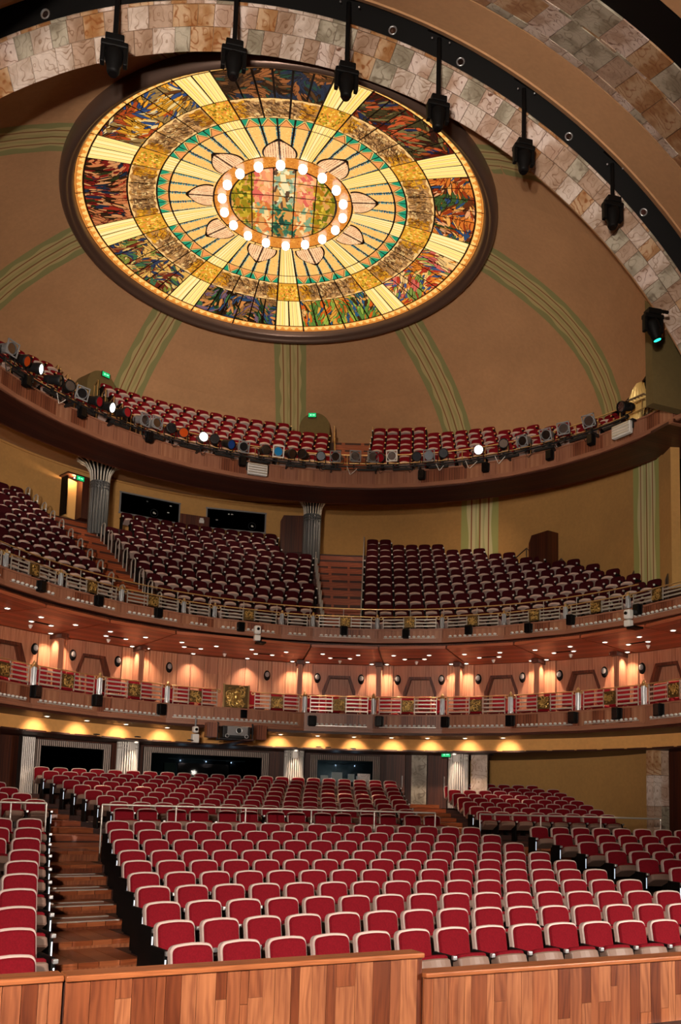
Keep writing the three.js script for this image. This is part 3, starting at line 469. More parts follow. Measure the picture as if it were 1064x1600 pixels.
// ======== first balcony (boxes)
const bays1 = []; for (let a = -68; a < 95; a += 13.6) { if (Math.abs(a + 13.6) < 0.1) { bays1.push([-13.6, 13.6]); a += 13.6; } else bays1.push([+a.toFixed(2), +(a + 13.6).toFixed(2)]); }
const B1V = bays1.filter(b => b[1] > -55 && b[0] < 86);
{
  frontBoards('wall_box_front', Z1, R1, 2.66, H1, B1V, 0.55, 0.06);
  struct('floor', sweep(ring(R1 + 0.1, 14.2, 2.68, 2.98), { zc: Z1, a0: -95, a1: 95, n: 42 }), M.deck);
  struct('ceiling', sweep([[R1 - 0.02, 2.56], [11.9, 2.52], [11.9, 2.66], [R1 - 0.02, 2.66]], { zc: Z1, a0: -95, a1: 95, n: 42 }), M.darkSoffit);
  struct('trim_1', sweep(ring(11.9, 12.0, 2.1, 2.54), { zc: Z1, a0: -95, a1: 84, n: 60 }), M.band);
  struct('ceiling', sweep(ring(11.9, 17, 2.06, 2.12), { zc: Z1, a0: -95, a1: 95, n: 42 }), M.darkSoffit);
  const gB = 'railings along the box balcony', gP = 'silver posts of the box balcony', gS = 'bulb strips under the box balcony';
  for (const [a0, a1] of B1V) {
    if (a0 < -13 && a1 > 13) {
      railing('balcony_railing', 'chrome rail section left of the large gilded plaque', gB, Z1, R1 - 0.05, H1, -13.6, -2.6, {}); railing('balcony_railing', 'chrome rail section right of the large gilded plaque', gB, Z1, R1 - 0.05, H1, 2.6, 13.6, {});
      const o = thing('gilded_plaque', 'large square gilded relief plaque at the middle of the box balcony', 'plaque', pol(Z1, R1 - 0.08, 0, H1), 0); const pl = part('plate', box(0.84, 0.82, 0.04, 0, 0.42, 0), M.goldDark, o); part('gilt_relief', [...reliefGeo(0.82, 991), ...reliefGeo(0.8, 5077), ...reliefGeo(0.45, 77), at(new THREE.SphereGeometry(0.11, 10, 8).scale(1, 1.25, 0.6), 0, 0, 0.05)].map(g => (g.translate(0, 0.42, 0), g)), M.gold, pl); for (const s of [-1, 1]) part('side_frame', box(0.06, 0.86, 0.05, s * 0.45, 0.43, 0), M.brass, o);
    } else railing('balcony_railing', `chrome rail with small gilded plaque on the box balcony`, gB, Z1, R1 - 0.05, H1, a0, a1, {});
    post(Z1, R1 - 0.06, a0, H1, 'short silver post with brass finial on the box balcony rail', gP);
    bulbStrip(Z1, R1 - 0.02, 2.89, a0, a1, 'string of small frosted bulbs along the box balcony front', gS);
  }
  // panelled back wall with pilasters and door niches
  const RW = 13.5, HT = 5.56, wall = structGroup('wall_boxes');
  struct('wall_boxes', sweep(ring(RW + 0.42, RW + 0.7, 2.6, 5.8), { zc: Z1, a0: -95, a1: 95, n: 42 }), M.doorDark);
  const doorShape = (w, h, k) => { const s = new THREE.Shape(); s.moveTo(-w, 0); s.lineTo(w, 0); s.lineTo(w, h - 0.62); s.lineTo(w * k, h); s.lineTo(-w * k, h); s.lineTo(-w, h - 0.62); s.closePath(); return s; };
  for (const [a0, a1] of B1V) {
    const mid = (a0 + a1) / 2, centre = a1 - a0 > 20, n = centre ? 12 : 6, door = !centre;
    const L = RW * (a1 - a0) * RAD, hw = 0.66, hd = 2.3;
    // wall boards either side of the niche and above it
    for (let k = 0; k < n; k++) {
      const b0 = a0 + (a1 - a0) * k / n, b1 = a0 + (a1 - a0) * (k + 1) / n, x0 = (b0 - mid) * RAD * RW, x1 = (b1 - mid) * RAD * RW, inDoor = door && x1 > -hw - 0.06 && x0 < hw + 0.06;
      if (!inDoor) part('wall_board', chordBoard(Z1, RW, RW + 0.06, 2.82, HT, b0 + 0.03, b1 - 0.03), pick(M.boxWall), wall);
    }
    if (door) {
      const q = pol(Z1, RW, mid, 2.82), base = new THREE.Matrix4().makeRotationY(-mid * RAD); base.setPosition(W(...q));
      const ww = (a1 - a0) * RAD * RW / n, halfOpen = Math.ceil((hw + 0.06) / ww) * ww;
      const s = new THREE.Shape(); s.moveTo(-halfOpen, 0); s.lineTo(halfOpen, 0); s.lineTo(halfOpen, HT - 2.82); s.lineTo(-halfOpen, HT - 2.82); s.closePath(); s.holes.push(new THREE.Path(doorShape(hw, hd, 0.66).getPoints()));
      part('wall_board', metreUV(new THREE.ExtrudeGeometry(s, { depth: 0.06, bevelEnabled: false })).translate(0, 0, -0.06).applyMatrix4(base), pick(M.boxWall), wall);
      const fr = doorShape(hw + 0.0, hd, 0.66); fr.holes.push(new THREE.Path(doorShape(hw - 0.1, hd - 0.1, 0.64).getPoints()));
      const d = thing('box_door', 'dark hexagon-topped double door recessed in the box wall', 'door', q, mid, 'doors at the back of the boxes');
      part('frame', metreUV(new THREE.ExtrudeGeometry(fr, { depth: 0.4, bevelEnabled: false })).translate(0, 0, -0.42), M.doorDark, d);
      for (const t of [-1, 1]) { const leaf = doorShape(hw - 0.1, hd - 0.1, 0.64).getPoints().map(p => new THREE.Vector2(t > 0 ? Math.max(0.006, p.x) : Math.min(-0.006, p.x), p.y)); part('door_leaf', metreUV(new THREE.ExtrudeGeometry(new THREE.Shape(leaf), { depth: 0.05, bevelEnabled: false })).translate(0, 0, -0.36), M.boxWall[1], d); }
      for (const t of [-1, 1]) { const p = pol(Z1, RW - 0.08, mid + t * 3.7, 4.98), o = thing('wall_speaker', 'dark oval speaker high on the panelled box wall', 'speaker', p, mid + t * 3.7, 'oval speakers on the box wall'); part('cabinet', [at(new THREE.SphereGeometry(0.15, 10, 10).scale(0.85, 1.35, 0.6), 0, 0, 0)], M.black, o); part('grille', [at(new THREE.SphereGeometry(0.09, 8, 8).scale(1, 1.2, 0.4), 0, 0.03, 0.07)], M.grey, o); }
    } else { for (const t of [-1, 1]) { const p = pol(Z1, RW - 0.08, t * 8.2, 4.98), o = thing('wall_speaker', 'dark oval speaker high on the panelled box wall', 'speaker', p, t * 8.2, 'oval speakers on the box wall'); part('cabinet', [at(new THREE.SphereGeometry(0.15, 10, 10).scale(0.85, 1.35, 0.6), 0, 0, 0)], M.black, o); part('grille', [at(new THREE.SphereGeometry(0.09, 8, 8).scale(1, 1.2, 0.4), 0, 0.03, 0.07)], M.grey, o); } part('wall_board', chordBoard(Z1, RW - 0.03, RW + 0.06, 2.82, 4.9, -2.1, -0.04), M.boxWall[2], wall); part('wall_board', chordBoard(Z1, RW - 0.03, RW + 0.06, 2.82, 4.9, 0.04, 2.1), M.boxWall[2], wall); }
    part('pilaster', sweep(ring(RW - 0.55, RW + 0.1, 2.82, HT), { zc: Z1, a0: a0 - 0.42, a1: a0 + 0.42, n: 1 }), M.boxWall[1], wall);
    part('pilaster_head', sweep(ring(RW - 0.75, RW + 0.1, HT - 0.14, HT), { zc: Z1, a0: a0 - 0.6, a1: a0 + 0.6, n: 1 }), M.doorDark, wall);
  }
  // ceiling of the boxes (soffit of the second balcony) in facets
  for (const [a0, a1] of B1V) part('ceiling_panel', sweep(ring(R2 + 0.1, 14.3, 5.58, 5.68), { zc: 19.9, a0: a0 + 0.15, a1: a1 - 0.15, n: 1 }), M.soffit, structGroup('ceiling'));
  struct('ceiling', sweep(ring(R2 + 0.1, 14.6, 5.66, 5.74), { zc: 19.9, a0: -95, a1: 95, n: 42 }), M.doorDark);
  const gD = 'downlights in the wooden box ceiling';
  for (const [a0, a1] of B1V) {
    const w = a1 - a0, mid = (a0 + a1) / 2, list = w > 20 ? [-12.3, -4.6, 4.6, 12.3] : [-5.5, 5.5];
    for (const d of list) { const a = mid + d; downlight(pol(Z1, 13.18, a, 5.565), 'small round downlight close to the panelled box wall', gD, LUM.box, 50, pol(Z1, 13.22, a, 2.9)); }
    for (const d of w > 20 ? [-8, -5, 5, 8] : [-1.8, 1.8]) downlight(pol(Z1, 11.95, mid + d, 5.565), 'small round downlight beside an air slot in the box ceiling', gD, LUM.box * 0.8, 48);
    for (const d of w > 20 ? [-10, -3.4, 3.4, 10] : [-3.4, 3.4]) downlight(pol(Z1, 11.1, mid + d, 5.565), 'small round downlight near the front edge of the box ceiling', gD, LUM.box * 0.7, 48);
    for (const d of w > 20 ? [-6.5, 6.5] : [0]) { const o = lone('air_slot', box(0.62, 0.02, 0.1), M.black, 'dark narrow air slot in the wooden box ceiling', 'vent', 'air slots in the box ceiling'); o.position.copy(W(...pol(Z1, 11.95, mid + d, 5.57))); o.rotation.y = -(mid + d) * RAD; }
    { const o = thing('smoke_detector', 'tiny white detector cone on the box ceiling', 'detector', pol(Z1, 12.5, mid, 5.5), mid, 'detectors on the box ceiling'); part('cone', lathe([[0.0, -0.06], [0.03, -0.05], [0.07, 0.04], [0.07, 0.06]], 10), M.white, o); }
  }
  // red box chairs
  const ch = new THREE.Group(); ch.name = 'box_chair';
  part('seat', [rbox(0.5, 0.1, 0.48, 0.03, 0, 0.46, 0.05)], M.red, ch); part('backrest', [rbox(0.46, 0.5, 0.07, 0.02, 0, 0.85, -0.2, -0.1)], M.red, ch);
  part('back_frame', [box(0.03, 1.08, 0.06, -0.245, 0.56, -0.2, -0.06), box(0.03, 1.08, 0.06, 0.245, 0.56, -0.2, -0.06), box(0.5, 0.03, 0.05, 0, 1.1, -0.235)], M.boxWall[0], ch);
  for (const s of [-1, 1]) part('leg', box(0.035, 0.44, 0.035, s * 0.22, 0.22, 0.24), M.boxWall[0], ch);
  const gC = 'red chairs in the boxes', lab = 'red upholstered wooden box chair behind the chrome balcony rail';
  for (const [a0, a1] of B1V) for (const [t, r] of (a1 - a0 > 20 ? [[-0.43, 11.3], [-0.3, 11.5], [-0.17, 11.3], [0.06, 12.1], [0.18, 11.3], [0.31, 11.4], [0.43, 11.4]] : [[-0.36, 11.3], [-0.1, 11.3], [-0.24, 12.15], [0.16, 11.3], [0.38, 11.4], [0.28, 12.3]])) {
    const a = (a0 + a1) / 2 + t * (a1 - a0) + rnd(-0.4, 0.4); copyOf(ch, pol(Z1, r, a, 2.98), a + rnd(-12, 12), lab, gC).userData.category = 'chair';
  }
  const spk = [[48, 1081], [146, 1095], [249, 1109], [378, 1115], [487, 1127], [593, 1128], [697, 1129], [800, 1127], [900, 1122], [970, 1116], [1037, 1110]];
  for (const [x, y] of spk) speaker(x, y, Z1, R1, 'black box speaker hung on the wooden box balcony front', 'speakers on the box balcony front', 1.05);
  // projector box under the middle
  const p = onCyl(367, 1145, Z1, R1 - 0.75), o = thing('projector', 'black video projector in a bracket under the box balcony', 'projector', [p[0], p[1] - 0.2, p[2]], azOf(p, Z1));
  part('body', [rbox(1.0, 0.44, 0.5, 0.05, 0, 0.2, 0)], M.iron, o); part('face', [rbox(0.72, 0.3, 0.04, 0.01, 0.02, 0.24, 0.26)], M.grey, o); const le = part('lens_barrel', [cyl(0.11, 0.11, 0.16, 0.04, 0.25, 0.3, Math.PI / 2)], M.blackGloss, o); part('lens_ring', [at(new THREE.TorusGeometry(0.1, 0.018, 6, 14), 0.04, 0.25, 0.38)], M.silver, le);
  for (const s of [-1, 1]) part('eye_ring', [at(new THREE.TorusGeometry(0.06, 0.014, 6, 12), s * 0.34, 0.07, 0.27)], M.silver, o); part('tray', [box(1.2, 0.04, 0.6, 0, -0.04, 0), box(0.05, 0.6, 0.05, -0.62, 0.24, 0), box(0.05, 0.6, 0.05, 0.62, 0.24, 0)], M.iron, o);
  part('side_box', [box(0.35, 0.5, 0.4, -0.85, 0.25, 0), box(0.35, 0.5, 0.4, 0.9, 0.25, 0)], M.fascia[1], o);
  const q = onCyl(305, 1145, Z1, R1 - 0.5), c = thing('white_camera', 'white camera head hanging under the box balcony beside the projector', 'camera', [q[0], q[1] - 0.25, q[2]], azOf(q, Z1)); part('body', [rbox(0.24, 0.3, 0.2, 0.03, 0, 0.06, 0)], M.white, c); part('head', [rbox(0.2, 0.22, 0.2, 0.05, 0, 0.36, 0)], M.white, c); part('lens', [cyl(0.05, 0.05, 0.05, 0, 0.36, 0.11, Math.PI / 2)], M.blackGloss, c); part('stem', [cyl(0.03, 0.03, 0.3, 0, 0.6, 0)], M.grey, c);
}

// ======== seats
const seatW = 0.53;
function backOutline(w, h, top, r) { const s = new THREE.Shape(), b = w * 0.47, t = w / 2 - 0.01; s.moveTo(-b + r, 0); s.lineTo(b - r, 0); s.quadraticCurveTo(b, 0, b + 0.004, r); s.lineTo(t, h - r * 1.5); s.quadraticCurveTo(t - 0.004, h - 0.012, t - r * 1.25, h); s.quadraticCurveTo(0, h + top, -t + r * 1.25, h); s.quadraticCurveTo(-t + 0.004, h - 0.012, -t, h - r * 1.5); s.lineTo(-b - 0.004, r); s.quadraticCurveTo(-b, 0, -b + r, 0); return s; }
const ext = (s, d, b, cs = 4) => metreUV(new THREE.ExtrudeGeometry(s, { depth: d, bevelEnabled: b > 0, bevelThickness: b, bevelSize: b, bevelOffset: -b, bevelSegments: 1, curveSegments: cs }));
const SG = {};
{
  const lean = (g) => at(g, 0, 0.41, 0.03, -0.2);
  SG.shell = lean(ext(backOutline(seatW, 0.5, 0.03, 0.055), 0.07, 0.012).translate(0, 0, -0.065));
  SG.cushion = lean(ext(backOutline(seatW - 0.042, 0.468, 0.026, 0.05), 0.045, 0.022, 5).translate(0, 0.004, -0.012));
  SG.shellFar = lean(ext(backOutline(seatW - 0.06, 0.47, 0.03, 0.055), 0.05, 0.01).translate(0, 0, -0.065));
  SG.cushionFar = lean(ext(backOutline(seatW, 0.5, 0.03, 0.06), 0.05, 0.02, 4).translate(0, 0.004, -0.03));
  // tip-up seat: moulded shell with a rounded front edge and a cushion on top
  const panShape = (w, l, bow) => { const s = new THREE.Shape(); s.moveTo(-w / 2, 0); s.lineTo(w / 2, 0); s.lineTo(w / 2 + 0.005, l - 0.05); s.quadraticCurveTo(w / 2, l - 0.01, w / 2 - 0.05, l); s.quadraticCurveTo(0, l + bow, -w / 2 + 0.05, l); s.quadraticCurveTo(-w / 2, l - 0.01, -w / 2 - 0.005, l - 0.05); s.closePath(); return s; };
  const tip = (g, up, t) => at(g.rotateX(Math.PI / 2).translate(0, up, 0), 0, 0.43, 0.07, -t);
  SG.pan = tip(ext(panShape(0.45, 0.42, 0.06), 0.09, 0.02, 5), 0.0, 0.42); SG.pad = tip(ext(panShape(0.43, 0.4, 0.055), 0.05, 0.02, 5), 0.05, 0.42);
  SG.panFar = tip(ext(panShape(0.41, 0.4, 0.09), 0.05, 0.015, 5), 0.0, 0.36).translate(0, -0.05, 0);
  SG.arm = merge([rbox(0.055, 0.05, 0.42, 0.012, 0.3, 0.6, 0.2), box(0.045, 0.58, 0.3, 0.3, 0.29, 0.2)]); SG.cap = rbox(0.062, 0.055, 0.05, 0.012, 0.3, 0.605, 0.415);
  SG.armL = SG.arm.clone().translate(-0.6, 0, 0); SG.capL = SG.cap.clone().translate(-0.6, 0, 0);
  SG.end = (s) => rbox(0.05, 0.62, 0.42, 0.015, s * 0.3, 0.33, 0.16); SG.led = (s) => box(0.014, 0.22, 0.01, s * 0.305, 0.42, 0.374);
}
function seatProto(name, mats, near) {
  const g = new THREE.Group(); g.name = name; g.userData.category = 'chair';
  part('back_shell', near ? SG.shell : SG.shellFar, mats.rim, g); part('back_cushion', near ? SG.cushion : SG.cushionFar, mats.red, g);
  const p = part('seat_pan', near ? SG.pan : SG.panFar, mats.pan, g); if (near) part('seat_pad', SG.pad, mats.red, p);
  const a = part('armrest', SG.arm, M.black, g); part('armrest_cap', SG.cap, mats.cap, a); return g;
}
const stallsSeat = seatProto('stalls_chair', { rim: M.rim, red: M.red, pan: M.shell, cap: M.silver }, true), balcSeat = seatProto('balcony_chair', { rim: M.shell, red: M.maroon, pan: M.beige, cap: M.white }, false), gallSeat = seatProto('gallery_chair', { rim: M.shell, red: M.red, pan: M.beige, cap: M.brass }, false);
const project = (p) => { const d = [p[0] - CAMX, p[1], p[2]], k = (v) => d[0] * v[0] + d[1] * v[1] + d[2] * v[2]; const z = k(FW); return [PPX + FOC * k(RT) / z, PPY - FOC * k(UP) / z, z]; };
const inView = (p, m = 14) => { const [x, y, z] = project(p); return z > 1 && x > -m && x < 1064 + m && y > -20 && y < 1620; };
const pending = { stalls_chair: [], balcony_chair: [], gallery_chair: [] };
function putSeat(kind, p, a, label, group, end) { if (inView([p[0], p[1] + 0.6, p[2]])) pending[kind].push({ p, a, label, group, end, d: project(p)[2] }); }

// ======== second balcony
const r2row = (k) => 11.2 + 0.78 * k, h2top = [6.99, 7.55, 8.11, 8.65, 9.18, 9.7, 10.22, 10.72, 11.22, 11.72, 12.2];
const fl2 = (k) => h2top[k] - SEAT_H - 0.02;
{
  const bays2 = [[-90, -77], [-77, -64], [-64, -51.5], [-51.5, -39], [-39, -26], [-26, -13.1], [-13.1, -6.8], [-6.8, 6.8], [6.8, 13.1], [13.1, 26], [26, 39], [39, 51.5], [51.5, 64], [64, 77], [77, 90]].filter(b => b[1] > -64);
  frontBoards('wall_balcony_front', Z2, R2, 5.74, H2, bays2, 0.6, 0.05);
  struct('floor', sweep(ring(R2 + 0.1, R2 + 0.75, 5.78, fl2(0)), { zc: Z2, a0: -95, a1: 95, n: 60 }), M.deck);
  const gB = 'railings along the second balcony', gP = 'silver posts of the second balcony', gS = 'bulb strips under the second balcony';
  for (const [a0, a1] of bays2) {
    railing('balcony_railing', a1 - a0 < 8 ? 'short three-bar steel rail section between two close posts of the second balcony' : 'steel rail with small gilded plaque on the second balcony front', gB, Z2, R2 - 0.04, H2, a0, a1, { barsN: 3, top: 0.42, plaque: a1 - a0 < 8 ? 0 : 0.36 });
    post(Z2, R2 - 0.05, a0, H2, 'short silver post with finial on the second balcony front', gP).scale.set(0.85, 0.68, 0.85);
    bulbStrip(Z2, R2 - 0.02, 5.92, a0, a1, 'string of small frosted bulbs along the second balcony front', gS);
  }
  // slim handrail behind the front
  { const o = thing('handrail', 'long thin curved steel handrail along the second balcony front', 'handrail', [0, H2, Z2], 0), pts = []; for (let a = -62; a <= 78; a += 2) pts.push(new V3((R2 + 0.22) * Math.sin(a * RAD), 6.97 - H2, -(R2 + 0.22) * Math.cos(a * RAD))); part('rail', [tube(pts, 0.022, 6, 140)], M.brass, o); for (let a = -60; a <= 78; a += 6.6) part('stanchion', cyl(0.014, 0.014, 0.78, (R2 + 0.22) * Math.sin(a * RAD), 0.37, -(R2 + 0.22) * Math.cos(a * RAD)), M.steel, o); }
  const tiers = structGroup('floor'), wallR = (a, k) => { // how far a row may run before it meets the round wall
    const p = pol(Z2, r2row(k), a, 0); return Math.hypot(p[0], p[2] - ZG); };
  for (let k = 0; k < 11; k++) part('tier', sweep(ring(r2row(k) - 0.45, r2row(k) + 0.75, k ? fl2(k - 1) - 0.3 : 5.78, fl2(k)), { zc: Z2, a0: -88, a1: 88, n: 60 }), M.deck, tiers);
  part('tier', sweep(ring(r2row(10) + 0.7, 21.5, 9, fl2(10)), { zc: Z2, a0: -30, a1: 30, n: 20 }), M.step, tiers);
  // aisle steps
  for (const s of [-1, 1]) for (let k = 0; k < 11; k++) for (let q = 0; q < 3; q++) {
    const r = r2row(k) - 0.45 - 0.26 * (3 - q) + 0.26, top = (k ? fl2(k - 1) : 6.0) + (fl2(k) - (k ? fl2(k - 1) : 6.0)) * (q + 1) / 3;
    if (k > 8 && q > 1) continue; part('aisle_step', sweep(ring(r, r + 0.6, top - 0.2, top + 0.012), { zc: Z2, a0: s * 19 - 3.6, a1: s * 19 + 3.6, n: 4 }), M.step, tiers);
  }
  for (let k = 0; k < 11; k++) {
    const r = r2row(k), p = 0.585 / r / RAD, half = k > 7 ? 10.8 : 15.2, lab = (s) => `dark maroon folding chair, ${ordinal[k]} row up, ${s} block of the second balcony`;
    const n = Math.floor(2 * half / p); for (let i = 0; i < n; i++) { const a = -half + (2 * half - n * p) / 2 + (i + 0.5) * p; putSeat('balcony_chair', pol(Z2, r, a, fl2(k)), a, lab('centre'), `centre seats, ${ordinal[k]} row of the second balcony`, i === 0 ? -1 : 0); }
    for (const s of [-1, 1]) { for (let i = 0; ; i++) { const a = s * (22.9 + (i + 0.5) * p); if (Math.abs(a) > 80 || wallR(a, k) > 12.55) break; putSeat('balcony_chair', pol(Z2, r, a, fl2(k)), a, lab(s > 0 ? 'right-hand' : 'left-hand'), `${s > 0 ? 'right' : 'left'} seats, ${ordinal[k]} row of the second balcony`, i === 0 ? -s : 0); } }
  }
  // hoop rails beside the aisle steps
  const hoop = (h, w) => merge(bars([new V3(0, -0.1, -w), new V3(0, h - 0.08, -w), new V3(0, h, -w * 0.4), new V3(0, h, w * 0.4), new V3(0, h - 0.08, w), new V3(0, -0.1, w)], 0.026, 6)), hg = hoop(0.95, 0.17);
  for (const s of [-1, 1]) for (const e of [15.5, 22.6]) for (let k = 0; k < 11; k++) {
    if (e < 16 && k > 8) continue; const a = s * e, p = pol(Z2, r2row(k) - 0.1, a, fl2(k)); if (!inView(p, 4)) continue;
    const o = thing('hoop_rail', `steel hoop rail, ${ordinal[k]} balcony row, ${s > 0 ? 'right' : 'left'} aisle, ${e < 16 ? 'centre' : 'outer'} side`, 'handrail', p, a, 'hoop rails by the second balcony aisles'); part('hoop', hg, M.steel, o);
  }
  // angled end rails at the right end of the rows
  for (const [px, py, k] of [[815, 875, 7], [870, 892, 5], [925, 905, 4], [985, 915, 2], [1040, 922, 1]]) {
    const q = onCyl(px, py, ZG, 12.55), a = azOf(q, ZG), o = thing('end_rail', 'bent brown steel rail at a row end by the right wall of the second balcony', 'handrail', [q[0], q[1] - 0.5, q[2]], a, 'end rails by the right balcony wall');
    part('rail', bars([new V3(-0.7, 0.62, -0.2), new V3(0.25, 0.95, 0), new V3(0.7, 0.62, 0.2), new V3(0.7, -0.4, 0.2)], 0.022), M.bronze, o); part('upright', bars([new V3(-0.7, 0.62, -0.2), new V3(-0.7, -0.4, -0.2)], 0.022), M.bronze, o); part('upright', bars([new V3(0.25, 0.95, 0), new V3(0.25, -0.4, 0)], 0.022), M.bronze, o);
  }
  // fluted columns with spreading capitals
  for (const [px, py, r] of [[152, 822, 17.4], [486, 868, 17.4]]) {
    const q = onCyl(px, py, Z2, r), a = azOf(q, Z2), base = q[1] - 0.4, topH = 12.35 - 0.05, o = thing('fluted_column', px < 300 ? 'fluted grey metal column with fanned capital beside the left balcony aisle' : 'fluted grey metal column with fanned capital beside the right balcony aisle', 'column', [q[0], base, q[2]], a);
    const H = 13.55 - base, s = [], R = 0.34; for (let k = 0; k < 18; k++) { const t = k / 18 * 6.283; s.push(cyl(0.055, 0.055, H - 0.9, R * Math.cos(t), (H - 0.9) / 2, R * Math.sin(t), 0, 0, 0, 6)); } part('shaft', [cyl(R, R, H - 0.9, 0, (H - 0.9) / 2, 0, 0, 0, 0, 18), ...s], M.column, o);
    part('collar', [0, 1, 2].map(k => at(new THREE.TorusGeometry(R + 0.04, 0.028, 6, 20).rotateX(Math.PI / 2), 0, H - 1.18 + k * 0.12, 0)), M.column, o);
    part('capital_core', lathe([[R - 0.04, H - 0.92], [R, H - 0.55], [R + 0.2, H - 0.2], [R + 0.55, H]], 18), M.black, o);
    for (let k = 0; k < 20; k++) { const t = k / 20 * 6.283, pt = (r, y) => new V3(r * Math.cos(t), y, r * Math.sin(t)); part('capital_reed', tube([pt(R + 0.02, H - 0.9), pt(R + 0.05, H - 0.55), pt(R + 0.25, H - 0.2), pt(R + 0.62, H - 0.01)], 0.032, 5, 6), M.columnPale, o); }
  }
  // projection booths behind the top row
  for (const s of [-1, 1]) {
    const a = s * 8.9, L = 2.75, q = pol(ZG, 12.92, a, 12.66), o = thing('booth_window', s < 0 ? 'long black projection booth window left of the wall middle, two lamps inside' : 'long black projection booth window right of the wall middle, round lamp inside', 'window', q, a);
    part('frame', [box(L + 0.1, 0.06, 0.1, 0, 0, 0), box(L + 0.1, 0.06, 0.1, 0, 0.95, 0), box(0.06, 1, 0.1, -L / 2, 0.48, 0), box(0.06, 1, 0.1, L / 2, 0.48, 0)], M.grey, o); part('dark_backing', box(L, 0.92, 0.02, 0, 0.48, -0.02), M.blackGloss, o);
    part('glass_pane', box(L - 0.06, 0.86, 0.01, 0, 0.48, 0.02), M.pane, o); const eq = part('lamp_ring', [at(new THREE.TorusGeometry(0.17, 0.014, 6, 18), s < 0 ? 0.2 : 0.75, 0.28, 0.012)], M.grey, o); part('lamp_dot', [sph(0.05, s < 0 ? 0.18 : 0.75, 0.28, 0.015, 6), sph(0.03, s < 0 ? 0.25 : 0.8, 0.26, 0.015, 6)], M.white, eq);
    part('label_card', [box(0.1, 0.05, 0.01, s < 0 ? 0.85 : -0.9, 0.42, 0.02), box(0.1, 0.05, 0.01, s < 0 ? 0.95 : -0.2, 0.75, 0.02), box(0.08, 0.05, 0.01, s < 0 ? -0.15 : -0.35, 0.75, 0.02)], M.white, o);
  }
  { const o = thing('booth_hatch', 'small brown hatch with white boxes between the two booth windows', 'window', pol(ZG, 12.93, 0.4, 12.66), 0.4); part('frame', box(1.35, 0.5, 0.06, 0, 0.24, 0), M.doorDark, o); part('white_box', [box(0.22, 0.14, 0.1, 0.3, 0.22, 0.06), box(0.16, 0.08, 0.1, 0.3, 0.34, 0.06)], M.white, o); }
  // entrances
  const vest = (name, label, px, py, w, h, d, lit) => { const q = onCyl(px, py, ZG, 12.9), a = azOf(q, ZG), o = thing(name, label, 'doorway', q, a); const s = new THREE.Shape(); s.moveTo(-w / 2, 0); s.lineTo(w / 2, 0); s.lineTo(w / 2, h); s.lineTo(-w / 2 + 0.15, h); s.lineTo(-w / 2, h - 0.3); s.closePath(); part('surround', metreUV(new THREE.ExtrudeGeometry(s, { depth: d, bevelEnabled: false })), lit ? M.vestibule : M.vestibule, o); return o; };
  vest('balcony_doorway', 'brown boxed doorway behind the right fluted column of the second balcony', 459, 867, 1.3, 1.75, 0.5); vest('balcony_doorway', 'dark wooden boxed doorway low on the right balcony wall', 857, 902, 1.05, 1.72, 0.6);
  { const q = onCyl(117, 812, ZG, 12.75), a = azOf(q, ZG), o = thing('balcony_doorway', 'lit boxed doorway with open door behind the left fluted column', 'doorway', q, a); // lobby through the open side, warm lamplight put into its wall colour
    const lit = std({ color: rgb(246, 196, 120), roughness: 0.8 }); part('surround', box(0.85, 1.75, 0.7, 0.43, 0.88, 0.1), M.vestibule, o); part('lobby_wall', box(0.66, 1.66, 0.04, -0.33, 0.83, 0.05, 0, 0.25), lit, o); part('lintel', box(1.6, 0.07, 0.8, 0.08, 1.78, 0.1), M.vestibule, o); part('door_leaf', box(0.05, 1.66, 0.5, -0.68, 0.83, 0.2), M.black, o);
    part('lobby_lamp', sph(0.03, -0.34, 1.66, 0.36, 6), M.lampWarm, o); const w = new V3(-0.34, 1.66, 0.36).applyMatrix4(o.matrixWorld.compose(o.position, o.quaternion, o.scale)), l = new THREE.PointLight(WARM, 2.2, 0, 2); l.castShadow = true; l.position.copy(w); l.name = 'lobby_lamp_light'; scene.add(l); }
  // upper soffit, cove and wall lamps
  struct('ceiling', sweep([[12.75, 12.0], [13.2, 12.5], [12.9, 12.6], [12.5, 12.1]], { zc: Z3, a0: -95, a1: 95, n: 60 }), M.darkSoffit);
  { const pos = [], uv = [], idx = [], n = 60; for (let k = 0; k <= n; k++) { const a = -100 + 200 * k / n; const A = pol(Z3, 12.7, a, 12.05), d = [Math.sin(a * RAD), Math.cos(a * RAD)]; // meets the round wall
      const ox = 0, oz = Z3 - ZG, b = oz * d[1], t = -b + Math.sqrt(b * b - (oz * oz - 13.05 * 13.05)), B = [t * d[0], 14.14, Z3 + t * d[1]]; for (let i = 0; i <= 12; i++) { const f = i / 12, p = W(A[0] + (B[0] - A[0]) * f, A[1] + 2.09 * Math.min(1, (1 - Math.exp(-f * Math.hypot(B[0] - A[0], B[2] - A[2]) * 0.5)) * 1.18), A[2] + (B[2] - A[2]) * f); pos.push(p.x, p.y, p.z); uv.push(a * 0.22, f * 5); } }
    for (let k = 0; k < n; k++) for (let i = 0; i < 12; i++) { const A = k * 13 + i; idx.push(A, A + 1, A + 14, A, A + 14, A + 13); } const g = new THREE.BufferGeometry(); g.setAttribute('position', new THREE.Float32BufferAttribute(pos, 3)); g.setAttribute('uv', new THREE.Float32BufferAttribute(uv, 2)); g.setIndex(idx); g.computeVertexNormals(); const up = g.clone(); up.translate(0, 0.06, 0); struct('ceiling', [g, up], M.cream); }
  for (const a of [-48, -30, -12, 6, 24, 42]) { const p = pol(Z3, 14.2, a, 13.08); downlight(p, 'small round lamp in the cream cove over the second balcony', 'lamps in the balcony cove', LUM.upper, 70, [p[0] * 1.02, 9, p[2] + 2.5]); }
